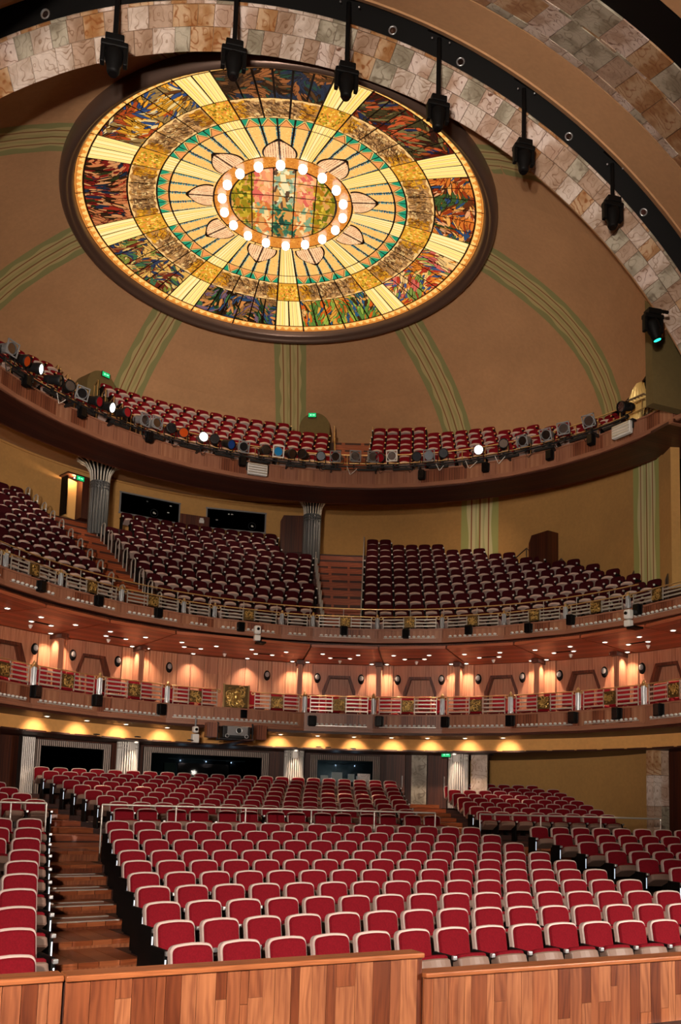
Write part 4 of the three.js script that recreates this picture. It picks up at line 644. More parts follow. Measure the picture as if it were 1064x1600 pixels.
  for (const [x, y] of [[56, 917], [148, 940], [243, 959], [374, 981], [537, 987], [635, 992], [734, 986], [829, 983], [896, 970], [1003, 954]]) speaker(x, y, Z2, R2, 'black box speaker hung on the second balcony front', 'speakers on the second balcony front', 0.9);
  for (const [x, y, l] of [[402, 988, 'white robotic camera on the second balcony front above the box railing middle'], [982, 964, 'white robotic camera at the right end of the second balcony front']]) { const q = onCyl(x, y, Z2, R2 - 0.4), o = thing('white_camera', l, 'camera', [q[0], q[1] - 0.3, q[2]], azOf(q, Z2)); part('base', [rbox(0.22, 0.2, 0.2, 0.03, 0, 0.1, 0)], M.white, o); part('head', [rbox(0.24, 0.3, 0.22, 0.06, 0, 0.38, 0)], M.white, o); part('lens', [cyl(0.05, 0.05, 0.06, 0, 0.4, 0.12, Math.PI / 2)], M.blackGloss, o); part('bracket', [box(0.3, 0.06, 0.4, 0.15, -0.04, -0.1)], M.black, o); }
}

// ======== gallery (third balcony)
const r3row = (k) => 11.78 + 0.77 * k, h3top = [13.6, 14.15, 14.73, 15.29, 15.87, 16.5], fl3 = (k) => h3top[k] - SEAT_H - 0.02;
{
  const bays3 = []; for (let a = -56; a < 92; a += 9.2) bays3.push([a, a + 9.2]);
  frontBoards('wall_gallery_front', Z3, R3 - 0.1, H3 + 0.08, 12.72, bays3, 0.62, 0.12);
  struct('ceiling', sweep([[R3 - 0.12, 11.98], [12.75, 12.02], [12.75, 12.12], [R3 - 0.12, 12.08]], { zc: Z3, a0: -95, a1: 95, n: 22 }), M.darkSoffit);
  const tiers = structGroup('floor');
  for (let k = 0; k < 6; k++) part('tier', sweep(ring(k ? r3row(k) - 0.45 : R3 + 0.05, r3row(k) + 0.7, k ? fl3(k - 1) - 0.03 : 12.12, fl3(k)), { zc: Z3, a0: -88, a1: 88, n: 60 }), M.deck, tiers);
  part('tier', sweep(ring(r3row(5) + 0.6, 19.5, 14.95, fl3(5) + 0.05), { zc: Z3, a0: -40, a1: 40, n: 20 }), M.step, tiers);
  for (const s of [-1, 1]) for (let k = 0; k < 6; k++) for (let q = 0; q < 3; q++) { const lo = k ? fl3(k - 1) : 12.5, r = Math.max(11.25, r3row(k) - 0.45 - 0.27 * (2 - q)), top = lo + (fl3(k) - lo) * (q + 1) / 3; part('aisle_step', sweep(ring(r, r + 0.6, top - 0.2, top + 0.012), { zc: Z3, a0: s * 22 - 3, a1: s * 22 + 3, n: 3 }), M.step, tiers); }
  for (let k = 0; k < 6; k++) {
    const r = r3row(k), p = 0.585 / r / RAD, lab = (s) => `dark red folding gallery chair, ${ordinal[k]} row up, ${s} block under the dome`, half = 18.8, n = Math.floor(2 * half / p);
    const clear = (a) => { const q = pol(Z3, r, a, 0), d = Math.hypot(q[0], q[2] - ZG); return d < 12.2 && domeH(Math.max(7.3, d + 0.3)) > h3top[k] + 0.1; };
    for (let i = 0; i < n; i++) { const a = -half + (2 * half - n * p) / 2 + (i + 0.5) * p; if (k === 5 && a > 12) continue; putSeat('gallery_chair', pol(Z3, r, a, fl3(k)), a, lab('centre'), `centre gallery seats, ${ordinal[k]} row`, i === 0 ? -1 : 0); }
    for (const s of [-1, 1]) for (let i = 0; ; i++) { const a = s * (25.2 + (i + 0.5) * p); if (Math.abs(a) > 74 - k * 3 || !clear(a)) break; putSeat('gallery_chair', pol(Z3, r, a, fl3(k)), a, lab(s > 0 ? 'right-hand' : 'left-hand'), `${s > 0 ? 'right' : 'left'} gallery seats, ${ordinal[k]} row`, i === 0 ? -s : 0); }
  }
  // rails
  const rr = 11.0, arc = (r, h, a0, a1, st = 2) => { const pts = []; for (let a = a0; a <= a1 + 0.01; a += st) pts.push(new V3(r * Math.sin(a * RAD), h, -r * Math.cos(a * RAD))); return pts; };
  const o = thing('gallery_rail', 'long curved brass handrail with two rails along the gallery front', 'handrail', [0, 12.72, Z3], 0);
  part('top_rail', [tube(arc(rr, 0.63, -58, 82), 0.026, 6, 150)], M.brass, o); part('mid_rail', [tube(arc(rr, 0.3, -58, 82), 0.018, 6, 150)], M.brass, o);
  for (let a = -57; a <= 82; a += 4.6) part('stanchion', cyl(0.018, 0.018, 0.64, rr * Math.sin(a * RAD), 0.32, -rr * Math.cos(a * RAD)), M.brass, o);
  const pipe = thing('lighting_pipe', 'black curved lighting pipe with cables along the gallery front', 'pipe', [0, 12.72, Z3], 0); part('pipe', [tube(arc(rr - 0.4, 0.02, -58, 80), 0.035, 6, 150)], M.iron, pipe);
  for (let a = -55; a < 80; a += 7.3) part('socket_box', rbox(0.75, 0.1, 0.08, 0.02, (rr - 0.38) * Math.sin(a * RAD), -0.08, -(rr - 0.38) * Math.cos(a * RAD), 0, -a * RAD), M.iron, pipe); for (let a = -54; a < 78; a += 9) part('pipe_bracket', box(0.06, 0.1, 0.4, (rr - 0.22) * Math.sin(a * RAD), -0.06, -(rr - 0.22) * Math.cos(a * RAD), 0, -a * RAD), M.iron, pipe);
  for (let a = -52; a < 76; a += 6.1) { const p = (t, h, q = 0.46) => new V3((rr - q) * Math.sin(t * RAD), h, -(rr - q) * Math.cos(t * RAD)); part('cable', tube([p(a, 0.0), p(a + 0.7, -0.2 - rnd(0.12), 0.43), p(a + 1.5 + rnd(1), -0.08)], 0.012, 4, 8), rnd() < 0.4 ? M.white : M.iron, pipe); }
  // stage lights clamped along the pipe
  const fixtures = [[50, 580, 'on'], [82, 597, 0], [105, 607, 0], [124, 615, 'sq'], [145, 627, 'red'], [165, 636, 'on'], [190, 643, 'red'], [218, 657, 'sq'], [238, 662, 'sq'], [265, 667, 0], [285, 680, 'orange'], [315, 688, 'on2'], [335, 691, 0], [355, 694, 'blue'], [377, 701, 'sq'], [412, 708, 0], [432, 710, 'cyan'], [452, 714, 0], [475, 717, 0], [500, 721, 0], [528, 718, 'sq'], [553, 721, 'sq'], [580, 724, 'sq'], [597, 719, 'red'], [615, 722, 'white'], [649, 719, 0], [669, 718, 'sq'], [692, 715, 0], [747, 715, 'on2'], [787, 710, 0], [822, 700, 'sq'], [858, 692, 'sq'], [883, 685, 'sq'], [924, 671, 'sq'], [980, 655, 0], [8, 541, 'sq'], [30, 562, 'orange']];
  const fb = lathe([[0.0, -0.24], [0.09, -0.23], [0.12, -0.12], [0.12, 0.06], [0.14, 0.1], [0.155, 0.2], [0.15, 0.24], [0.13, 0.24]], 14).rotateX(Math.PI / 2), fl = cyl(0.13, 0.13, 0.015, 0, 0, 0.21, Math.PI / 2, 0, 0, 14), fy = merge(bars([new V3(-0.17, 0, 0), new V3(-0.17, -0.22, 0), new V3(0.17, -0.22, 0), new V3(0.17, 0, 0)], 0.014)), fs = merge([box(0.36, 0.03, 0.03, 0, 0.165, 0.25), box(0.36, 0.03, 0.03, 0, -0.165, 0.25), box(0.03, 0.36, 0.03, 0.165, 0, 0.25), box(0.03, 0.36, 0.03, -0.165, 0, 0.25)]), fc = merge([box(0.06, 0.12, 0.06, 0, -0.28, 0)]);
  const names = { on: 'glaring white', on2: 'bright white', red: 'red-gelled', blue: 'blue-gelled', orange: 'orange-gelled', cyan: 'pale blue square-framed', sq: 'square-framed silver', white: 'white boxed', 0: 'black' };
  for (const [x, y, k] of fixtures) {
    const q = onCyl(x, y, Z3, rr - 0.4), a = azOf(q, Z3), f = thing('stage_light', `${names[k]} stage spotlight clamped to the gallery front pipe`, 'stage light', pol(Z3, rr - 0.42, a, 13.08), a, `${names[k]} stage lights on the gallery pipe`);
    const head = part('lamp_housing', fb, k === 'sq' || k === 'cyan' || k === 'on2' ? M.grey : k === 'white' ? M.white : M.iron, f); head.rotation.set(0.25 + rnd(-0.15, 0.15), rnd(-0.5, 0.4), 0);
    part('lens', fl, k === 'on' || k === 'on2' ? M.lampWhite : gel[k] ?? (k === 'cyan' ? gel.cyan : M.lens), head); if (k === 'sq' || k === 'cyan' || k === 'white') part('colour_frame', fs, k === 'sq' ? M.grey : M.white, head);
    part('yoke', fy, M.iron, f); part('clamp', fc, M.iron, f); f.scale.setScalar(1.2);
    if (k === 'on') spot([q[0] * 0.97, 13.06, q[2] - 0.5], [0, 1, 4], 0xf4f6ff, 60, 18, 0.5);
  }
  for (const [x, y, l] of [[402, 734, 'white louvred flood lamp on the gallery front under the dome ribbon'], [972, 672, 'tilted white louvred flood lamp at the right end of the gallery front']]) { const q = onCyl(x, y, Z3, rr - 0.5), a = azOf(q, Z3), f = thing('flood_lamp', l, 'flood lamp', [q[0], q[1], q[2]], a); part('housing', rbox(0.75, 0.42, 0.16, 0.03, 0, 0, 0), M.white, f); for (let i = 0; i < 4; i++) part('louvre', box(0.68, 0.05, 0.03, 0, -0.14 + i * 0.095, 0.095), M.silver, f); part('bracket', [box(0.04, 0.3, 0.04, -0.4, 0.1, -0.05), box(0.04, 0.3, 0.04, 0.4, 0.1, -0.05), box(0.84, 0.04, 0.2, 0, 0.24, -0.1)], M.iron, f); }
  for (const [x, y] of [[33, 597], [122, 647], [229, 686], [377, 724], [660, 745], [761, 733], [863, 714], [929, 690]]) speaker(x, y, Z3, R3 - 0.3, 'black box speaker hung on the gallery front below the stage lights', 'speakers on the gallery front', 0.95);
  const hoop = merge(bars([new V3(0, -0.1, -0.16), new V3(0, 0.75, -0.16), new V3(0, 0.85, 0.16), new V3(0, -0.1, 0.16)], 0.018, 6));
  for (const s of [-1, 1]) for (const e of [18.9, 25.1]) for (let k = 0; k < 6; k++) { const a = s * e, p = pol(Z3, r3row(k) - 0.05, a, fl3(k)); if (!inView(p, 4)) continue; const h = thing('hoop_rail', `brass hoop rail, ${ordinal[k]} gallery row, ${s > 0 ? 'right' : 'left'} aisle, ${e < 20 ? 'centre' : 'outer'} side`, 'handrail', p, a, 'hoop rails by the gallery aisles'); part('hoop', hoop, M.brass, h); }
  // arched exits at the foot of the dome
  for (const s of [-1, 1]) {
    const q = s < 0 ? onCyl(157, 625, ZG, 9.9) : onCyl(491, 686, ZG, 9.9), a = azOf(q, ZG), f = thing('arched_exit', s < 0 ? 'round-headed olive exit niche beside the left dome ribbon' : 'round-headed olive exit niche beside the middle dome ribbon', 'doorway', [q[0], q[1] - 0.2, q[2]], a);
    const sh = new THREE.Shape(); sh.moveTo(-0.68, -0.4); sh.lineTo(0.68, -0.4); sh.lineTo(0.68, 0.7); sh.absarc(0, 0.7, 0.68, 0, Math.PI, false); sh.lineTo(-0.68, -0.4); part('niche', metreUV(new THREE.ExtrudeGeometry(sh, { depth: 0.9, bevelEnabled: false, curveSegments: 14 })).translate(0, 0, -0.85), M.olive, f);
  }
  // the front turns outwards at the right end
  { const g = structGroup('wall_gallery_return'); for (let k = 0; k < 6; k++) part('board', box(0.592, 0.9, 0.06, 11.15 + k * 0.6, 12.45 + EYE, -20.95), pick(M.fascia), g); part('lip', box(3.7, 0.12, 0.14, 12.6, 12.0 + EYE, -20.9), M.fasciaH, g); part('soffit', box(4, 0.1, 2.2, 12.8, 12.02 + EYE, -21.9), M.darkSoffit, g); }
  // right end: railed gangway, gold cloth
  for (const [x, y, l] of [[882, 655, 'bent dark rail at the upper gallery rows by the right dome ribbon'], [740, 665, 'thin pale rail behind the top gallery row across the dome ribbon']]) { const q = onCyl(x, y, Z3, x > 800 ? 14.6 : 16.2), a = azOf(q, Z3), f = thing('end_rail', l, 'handrail', [q[0], q[1] - 0.3, q[2]], a); part('rail', bars([new V3(-0.75, 0.35, 0), new V3(0.3, 0.62, 0), new V3(0.75, 0.3, 0), new V3(0.75, -0.5, 0)], 0.022), x > 800 ? M.bronze : M.steel, f); part('upright', bars([new V3(-0.75, 0.35, 0), new V3(-0.75, -0.6, 0)], 0.02), M.bronze, f); part('upright', bars([new V3(0.05, 0.55, 0), new V3(0.05, -0.6, 0)], 0.02), M.bronze, f); }
  { const q = onCyl(992, 625, Z3, rr + 0.5), a = azOf(q, Z3), f = thing('gold_cloth', 'bundle of shiny gold striped cloth standing at the right gallery end', 'cloth', [q[0], q[1] - 0.75, q[2]], a); const nx = 22, ny = 12, pos = [], idx = [], uvs = []; for (const s of [0.05, -0.05]) for (let y = 0; y <= ny; y++) for (let x = 0; x <= nx; x++) { const v = y / ny, u = x / nx - 0.5, wdt = 0.5 + 0.22 * Math.sin(v * 2.4) - 0.42 * Math.max(0, v - 0.62) / 0.38; pos.push(u * wdt + 0.24 * v * v, v * 1.25, s + 0.05 * Math.sin(u * 34 + v * 2) + 0.04 * Math.sin(v * 9)); uvs.push(u, v); }
    for (const o2 of [0, (nx + 1) * (ny + 1)]) for (let y = 0; y < ny; y++) for (let x = 0; x < nx; x++) { const A = o2 + y * (nx + 1) + x; idx.push(A, A + 1, A + nx + 2, A, A + nx + 2, A + nx + 1); }
    const g = new THREE.BufferGeometry(); g.setAttribute('position', new THREE.Float32BufferAttribute(pos, 3)); g.setAttribute('uv', new THREE.Float32BufferAttribute(uvs, 2)); g.setIndex(idx); g.computeVertexNormals(); part('folds', g, std({ color: rgb(240, 206, 130), roughness: 0.35, metalness: 0.4 }), f); part('tie', box(0.7, 0.03, 0.24, 0.1, 0.78, 0), M.bronze, f); }
  { const q = onCyl(1045, 628, Z3, rr), a = azOf(q, Z3), f = thing('gangway_rail', 'dark framed rail of the gangway at the right end of the gallery', 'handrail', [q[0], q[1] - 0.45, q[2]], a); for (let i = 0; i < 3; i++) part('rail', bars([new V3(-0.9, 0.15 + i * 0.34, 0), new V3(0.9, 0.15 + i * 0.34, 0)], 0.022), M.bronze, f); for (let i = 0; i < 4; i++) part('upright', bars([new V3(-0.9 + i * 0.6, -0.2, 0), new V3(-0.9 + i * 0.6, 0.86, 0)], 0.022), M.bronze, f); }
}

// ---------------------------------------------------------------- stalls
const polS = (r, aRad, h) => [XS + r * Math.sin(aRad), h, ZS + r * Math.cos(aRad)];
const azS = (p) => Math.atan2(p[0] - XS, p[2] - ZS);
const fl0 = (i) => rowTop[i] - SEAT_H;
const rearR = (k) => 41.4 + 1.02 * k, rearTop = (k) => -0.065 + 0.153 * k, flR = (k) => rearTop(k) - SEAT_H;
{
  const tiers = structGroup('floor'), half = (r) => Math.asin(13.2 / r) / RAD;
  part('tier', sweep(ring(24.9, 26.5, -4, fl0(0)), { zc: ZS, xc: XS, a0: -30, a1: 30, n: 30 }), M.deck, tiers);
  for (let i = 0; i < 10; i++) part('tier', sweep(ring(rowR[i] - 0.5, (rowR[i + 1] ?? 39) + 0.5, -4, fl0(i)), { zc: ZS, xc: XS, a0: -half(rowR[i]), a1: half(rowR[i]), n: 30 }), M.deck, tiers);
  part('tier', sweep(ring(38.6, 41, -4, -1.12), { zc: ZS, xc: XS, a0: -19, a1: 19, n: 20 }), M.tread, tiers);
  for (let k = 0; k < 8; k++) part('tier', sweep(ring(rearR(k) - 0.5, rearR(k) + 0.55 + (k === 7 ? 3 : 0), -4, flR(k)), { zc: ZS, xc: XS, a0: -half(rearR(k)), a1: half(rearR(k)), n: 30 }), M.deck, tiers);
  // left aisle: wide wooden steps; left edge follows the side block, right edge the centre block
  const L = 1.0;
  for (let i = -1; i < 11; i++) {
    const r0 = i < 0 ? 25.2 : i < 10 ? rowR[i] - 0.62 : 37.3, r1 = i < 0 ? 26.3 : i < 9 ? rowR[i + 1] - 0.58 : i === 9 ? 37.35 : 40, h = i < 0 ? fl0(0) - 0.13 : i < 10 ? fl0(i) : -1.16, x0 = i < 0 ? -7.2 : -7.2, x1 = -5.95 + Math.max(0, i) * 0.04;
    const a0 = Math.asin((x0 - XS) / r0) / RAD, a1 = Math.asin((x1 - XS) / r0) / RAD;
    for (let b = 0; b < 5; b++) { const t0 = a0 + (a1 - a0) * b / 5, t1 = a0 + (a1 - a0) * (b + 1) / 5; part('tread_board', sweep(ring(r0, r1, h - 0.05, h + 0.02), { zc: ZS, xc: XS, a0: t0 + 0.008, a1: t1 - 0.008, n: 1 }), b % 2 ? M.tread : M.tread2, tiers); }
    part('riser', sweep(ring(r0 + 0.01, r0 + 0.05, h - 0.2, h - 0.05), { zc: ZS, xc: XS, a0, a1, n: 2 }), pick(M.board), tiers);
    if (i >= 5 && i < 9) for (const rr of [r0 + 0.03, r0 + 0.55]) part('nosing', sweep(ring(rr, rr + 0.06, h + 0.02, h + 0.035), { zc: ZS, xc: XS, a0: a0 + 0.15, a1: a1 - 0.1, n: 2 }), M.steel, tiers);
  }
  for (let k = 0; k < 8; k++) for (const [a0, a1] of [[-10.2 - 0.25 * k, -8.3 - 0.12 * k], [4.9 + 0.3 * k, 7.6 + 0.2 * k]]) part('aisle_step', sweep(ring(rearR(k) - 0.55, rearR(k) + 0.55, flR(k) - 0.12, flR(k) + 0.02), { zc: ZS, xc: XS, a0, a1, n: 2 }), k % 2 ? M.tread : M.step, tiers);

  const P = 0.6;
  // centre block, the row pitch as read from the picture
  const startA = [-0.249, -0.238, -0.2275, -0.217, -0.208, -0.199, -0.19, -0.1825, -0.175, -0.168];
  for (let i = 0; i < 10; i++) {
    const r = rowR[i], n = 17, s0 = i % 2 === 1 ? 0.0 : 0;
    for (let j = 0; j < n; j++) { const a = startA[i] + j * P / r, p = polS(r, a, fl0(i)); if (p[0] > 3.95 - 0.0) break; putSeat('stalls_chair', p, a / RAD, `red pale-rimmed folding chair, ${ordinal[i]} row behind the orchestra rail, centre block`, `centre stalls seats, ${ordinal[i]} row`, j === 0 ? -1 : 0); }
    // side blocks
    const lp = onCyl([26, 27, 28, 29.5, 31, 32.6, 35, 36.4, 38, 39.6][i], 1400, ZS, r, XS), la = azS(lp);
    for (let j = 0; j < 5; j++) putSeat('stalls_chair', polS(r, la - j * P / r, fl0(i) + 0.02), (la - j * P / r) / RAD, `red folding chair, ${ordinal[i]} row of the block left of the stepped aisle`, `left stalls seats, ${ordinal[i]} row`, j === 0 ? 1 : 0);
    const rx = { 9: 844, 8: 882, 7: 921, 6: 965, 5: 1014, 4: 1066 }[i]; if (rx) { const ra = azS(onCyl(rx, 1300, ZS, r, XS)); for (let j = 0; j < 12; j++) { const p = polS(r, ra + j * P / r, fl0(i) + 0.05); if (p[0] > 12.6) break; putSeat('stalls_chair', p, (ra + j * P / r) / RAD, `red folding chair, ${ordinal[i]} row of the shaded block across the right aisle`, `right stalls seats, ${ordinal[i]} row`, j === 0 ? -1 : 0); } }
  }
  // paired seats behind the cross rail
  { const a0 = azS(onCyl(195, 1262, ZS, 39.4, XS)); for (let k = 0; k < 7; k++) for (let j = 0; j < 2; j++) { const a = a0 + (k * 2.28 * P + j * P) / 39.4 * 0.985; putSeat('stalls_chair', polS(39.4, a, -1.12), a / RAD, 'red chair of a spaced pair just behind the steel cross rail', 'paired seats behind the cross rail', 0); } }
  for (let k = 0; k < 8; k++) {
    const r = rearR(k), aL = -0.1415 - 0.002 * k, aR = 0.083 + 0.0058 * k, n = Math.floor((aR - aL) * r / P); for (let j = 0; j < n; j++) { const a = aL + (j + 0.5) * (aR - aL) / n; putSeat('stalls_chair', polS(r, a, flR(k)), a / RAD, `red folding chair, ${ordinal[k]} row behind the cross rail, rear centre block`, `rear centre stalls seats, ${ordinal[k]} row`, j === 0 ? -1 : 0); }
    for (let j = 0; j < 14; j++) { const a = 0.131 + 0.004 * k + (j + 0.5) * P / r; if (a > 0.25) break; putSeat('stalls_chair', polS(r, a, flR(k)), a / RAD, `red folding chair, ${ordinal[k]} row behind the cross rail, rear right block`, `rear right stalls seats, ${ordinal[k]} row`, j === 0 ? -1 : 0); }
    if (k < 5) for (let j = 0; j < 4; j++) { const a = -0.179 - 0.003 * k - (j + 0.5) * P / r; putSeat('stalls_chair', polS(r, a, flR(k)), a / RAD, `red folding chair, ${ordinal[k]} row behind the cross rail, rear left block`, `rear left stalls seats, ${ordinal[k]} row`, j === 0 ? 1 : 0); }
  }
  // cross rails
  for (const [x0, y0, x1, y1, l] of [[-40, 1251, 73, 1254, 'steel cross rail left of the stepped aisle'], [160, 1258, 680, 1272, 'long steel cross rail behind the tenth stalls row'], [750, 1272, 1032, 1276, 'steel cross rail in front of the right marble pilaster']]) {
    const r = 38.0, A = onCyl(x0, y0, ZS, r, XS), B = onCyl(x1, y1, ZS, r, XS), a0 = azS(A), a1 = azS(B), hb = fl0(9), o = thing('cross_rail', l, 'handrail', polS(r, (a0 + a1) / 2, hb), 0), inv = o.position, pts = [], n = 12;
    for (let k = 0; k <= n; k++) { const q = W(...polS(r, a0 + (a1 - a0) * k / n, -0.13)); pts.push(q.sub(inv)); } part('rail', [tube(pts, 0.025, 6, 40)], M.steel, o);
    for (let k = 0, m = Math.max(2, Math.round((a1 - a0) * r / 1.7)); k <= m; k++) { const q = W(...polS(r, a0 + (a1 - a0) * k / m, hb)).sub(inv); part('upright', cyl(0.02, 0.02, -0.13 - hb, q.x, (-0.13 - hb) / 2, q.z), M.steel, o); }
  }
  // orchestra rail of upright boards, three lengths
  const rail = (name, label, A, B, top, n) => {
    const dx = B[0] - A[0], dz = B[1] - A[1], len = Math.hypot(dx, dz), mid = [(A[0] + B[0]) / 2, -3.2, (A[1] + B[1]) / 2], o = thing(name, label, 'parapet', mid, 0); o.rotation.y = Math.atan2(dz, dx); const H = top + 3.2;
    part('core', box(len, H - 0.06, 0.1, 0, (H - 0.06) / 2, -0.08), M.deck, o); let x = -len / 2, i = 0; while (x < len / 2 - 0.01) { let w = rnd(0.08, 0.22); if (len / 2 - x - w < 0.06) w = len / 2 - x; const hh = H - 0.05, cut = rnd() < 0.45 ? rnd(0.55, 0.9) * hh : hh, du = rnd(3), dv = rnd(3); for (const [y0, y1] of cut < hh ? [[0, cut], [cut, hh]] : [[0, hh]]) { const g = box(w - 0.004, y1 - y0 - 0.003, 0.03, x + w / 2, (y0 + y1) / 2, (i++ % 3) * 0.002), uv = g.attributes.uv; for (let k = 0; k < uv.count; k++) uv.setXY(k, uv.getX(k) + du + y0, uv.getY(k) + dv); part('board', g, pick(M.board), o); } x += w; }
    part('cap', [rbox(len + 0.01, 0.055, 0.26, 0.015, 0, H - 0.0275, -0.07)], M.boardCap, o); return o;
  };
  rail('orchestra_rail', 'left end length of the polished wooden orchestra rail', [-9.6, 7.82], [-7.185, 8.12], -1.48); rail('orchestra_rail', 'taller middle length of the polished wooden orchestra rail', [-7.165, 8.09], [-3.61, 8.53], -1.48); rail('orchestra_rail', 'lower right length of the polished wooden orchestra rail', [-3.6, 8.5], [3.4, 9.1], -1.68);
}
// ---- rear wall of the stalls under the boxes
{
  const RB = 14.2;
  struct('wall_back', sweep(ring(RB, RB + 0.3, -1.2, 2.1), { zc: Z1, a0: -62, a1: 38, n: 40 }), M.vestibule);
  struct('wall_right', sweep(ring(13.15, 13.4, -2, 2.5), { zc: ZG, a0: 48, a1: 104, n: 30 }), M.ochre);
  struct('wall_right', box(0.3, 6.5, 12, 13.1, 0.2 + EYE, -18.5), M.vestibule); struct('wall_left', box(0.3, 6.5, 16, -13.1, 0.2 + EYE, -19), M.vestibule);
  struct('wall_left', sweep(ring(13.2, 13.5, -2, 2.5), { zc: ZG, a0: -104, a1: -48, n: 30 }), M.vestibule);
  // marble pilaster of stacked slabs at the right
  { const g = structGroup('wall_pilaster'), z = 23.4; let y = -1.6, i = 0; for (const h of [0.7, 1.15, 1.0, 0.9, 0.5]) { for (const s of [-1, 1]) part('marble_slab', at(box(0.31, h - 0.012, 0.34).translate(i * 0.37, i * 0.6, 0), 12.25 - i * 0.37 + s * 0.157, y + h / 2 - i * 0.6 + EYE, -z + (i % 2) * 0.004), M.marble[(i + (s > 0 ? 1 : 3)) % 5], g); y += h; i++; } }
  // bright fluted columns
  const col = (px, py, r, label) => {
    const q = onCyl(px, py, Z1, r), a = azOf(q, Z1), base = 0.0, H = 2.1, o = thing('fluted_column', label, 'column', [q[0], base, q[2]], a), R = 0.36; part('core', cyl(R - 0.02, R - 0.02, H, 0, H / 2, 0, 0, 0, 0, 18), M.fluteGap, o);
    for (let k = 0; k < 26; k++) { const t = k / 26 * 6.283; part('flute', cyl(0.034, 0.034, H - 0.02, R * Math.cos(t), H / 2, R * Math.sin(t), 0, 0, 0, 6), M.flute, o); }
    for (const y of [H - 0.12, H - 0.26]) part('band', at(new THREE.TorusGeometry(R + 0.02, 0.022, 5, 22).rotateX(Math.PI / 2), 0, y, 0), M.flute, o); part('tablet', [rbox(0.2, 0.34, 0.05, 0.01, 0, H - 0.17, R + 0.02)], M.flute, o);
    const p = pol(Z1, r - 0.75, a, 2.04); downlight(p, 'small downlight washing a bright fluted stalls column', 'downlights over the stalls columns', LUM.under * 0.55, 44, pol(Z1, r - 0.25, a, 0.2)); return o;
  };
  col(199, 1180, 13.35, 'bright white fluted column between the two left glass booths'); col(459, 1195, 13.35, 'bright white fluted column between the wide booth and the right booth'); col(716, 1205, 13.35, 'bright white fluted column in front of the marble doorway at the right');
  // control booths: ribbed frame, dark glass, things inside
  const booth = (x0, y0, x1, y1, label, inside) => {
    const A = onCyl(x0, (y0 + y1) / 2, Z1, RB - 0.2), B = onCyl(x1, (y0 + y1) / 2, Z1, RB - 0.2), a = (azOf(A, Z1) + azOf(B, Z1)) / 2, L = Math.hypot(A[0] - B[0], A[2] - B[2]), rc = (RB - 0.2) * Math.cos((azOf(B, Z1) - azOf(A, Z1)) / 2 * RAD), h0 = 0.1, H = 1.72, o = thing('control_booth', label, 'booth', pol(Z1, rc, a, h0), a);
    const fw = 0.3, ribs = []; part('frame', [box(L + 2 * fw, 0.22, 0.14, 0, H + 0.06, 0), box(fw, H, 0.14, -L / 2 - fw / 2, H / 2, 0), box(fw, H, 0.14, L / 2 + fw / 2, H / 2, 0)], M.fluteGap, o);
    for (let k = 0, n = Math.round((L + 2 * fw) / 0.075); k < n; k++) ribs.push(cyl(0.026, 0.026, 0.2, -L / 2 - fw + (k + 0.5) * (L + 2 * fw) / n, H + 0.06, 0.08, 0, 0, 0, 5)); for (const s of [-1, 1]) for (let k = 0; k < 4; k++) ribs.push(cyl(0.028, 0.028, H, s * (L / 2 + (k + 0.5) * fw / 4), H / 2, 0.08, 0, 0, 0, 5)); part('ribbing', ribs, std({ color: rgb(176, 158, 148), roughness: 0.45, metalness: 0.2 }), o);
    part('room_back', box(L, H, 0.05, 0, H / 2, -0.16), M.blackGloss, o); part('glass_pane', box(L, H, 0.012, 0, H / 2, 0.0), M.pane, o); if (inside) inside(o, L, H); return o;
  };
  const glowStrip = (o, L, y, n, k) => { part('strip_lamp', box(L, 0.03, 0.02, 0, y, -0.04), M.white, o); o.updateMatrixWorld(); for (let i = 0; i < n; i++) { const l = new THREE.PointLight(0xe8f0ff, k, 0, 2); l.castShadow = true; l.position.copy(new V3(-L / 2 + L * (i + 0.5) / n, y - 0.06, -0.05).applyMatrix4(o.matrixWorld)); l.name = numbered('booth_light'); scene.add(l); } };
  const card = M.white, paper = std({ color: rgb(206, 206, 180), roughness: 0.8 });
  booth(62, 1155, 160, 1205, 'dark glass control booth at the left end of the stalls wall', (o, L, H) => { part('notice', box(0.2, 0.3, 0.01, -L / 2 + 0.1, 0.75, 0.012), card, o); });
  booth(236, 1165, 408, 1212, 'wide glass control booth with papers and desk in the stalls wall middle', (o, L, H) => { part('notice', [box(0.3, 0.5, 0.01, -L / 2 + 0.3, 0.75, -0.02), box(0.42, 0.85, 0.01, -L / 2 + 0.72, 0.9, -0.02)], paper, o); part('brown_cupboard', box(L * 0.46, 1.0, 0.05, -0.12, 0.85, -0.1), std({ color: rgb(120, 86, 70), roughness: 0.6 }), o); part('desk_edge', box(L * 0.42, 0.08, 0.06, 0.0, 0.34, -0.05), card, o); glowStrip(o, L * 0.7, 1.5, 3, 0.5); part('chair_back', rbox(0.5, 0.22, 0.04, 0.02, -L / 2 + 0.95, 0.3, -0.04), gel.blue, o); });
  booth(496, 1182, 582, 1222, 'glass control booth with notices right of the middle column', (o, L, H) => { part('notice', [box(0.3, 0.65, 0.01, -L / 2 + 0.28, 0.75, 0.012), box(0.42, 0.85, 0.01, -L / 2 + 0.78, 0.78, 0.012), box(0.26, 0.3, 0.01, 0.25, 1.0, 0.012), box(0.2, 0.55, 0.01, 0.55, 0.8, 0.012)], std({ color: rgb(168, 186, 188), roughness: 0.5 }), o); glowStrip(o, L * 0.7, 1.55, 2, 0.5); part('marbled_sheet', box(0.5, 0.85, 0.01, L / 2 - 0.34, 0.75, 0.012), M.marble[3], o); });
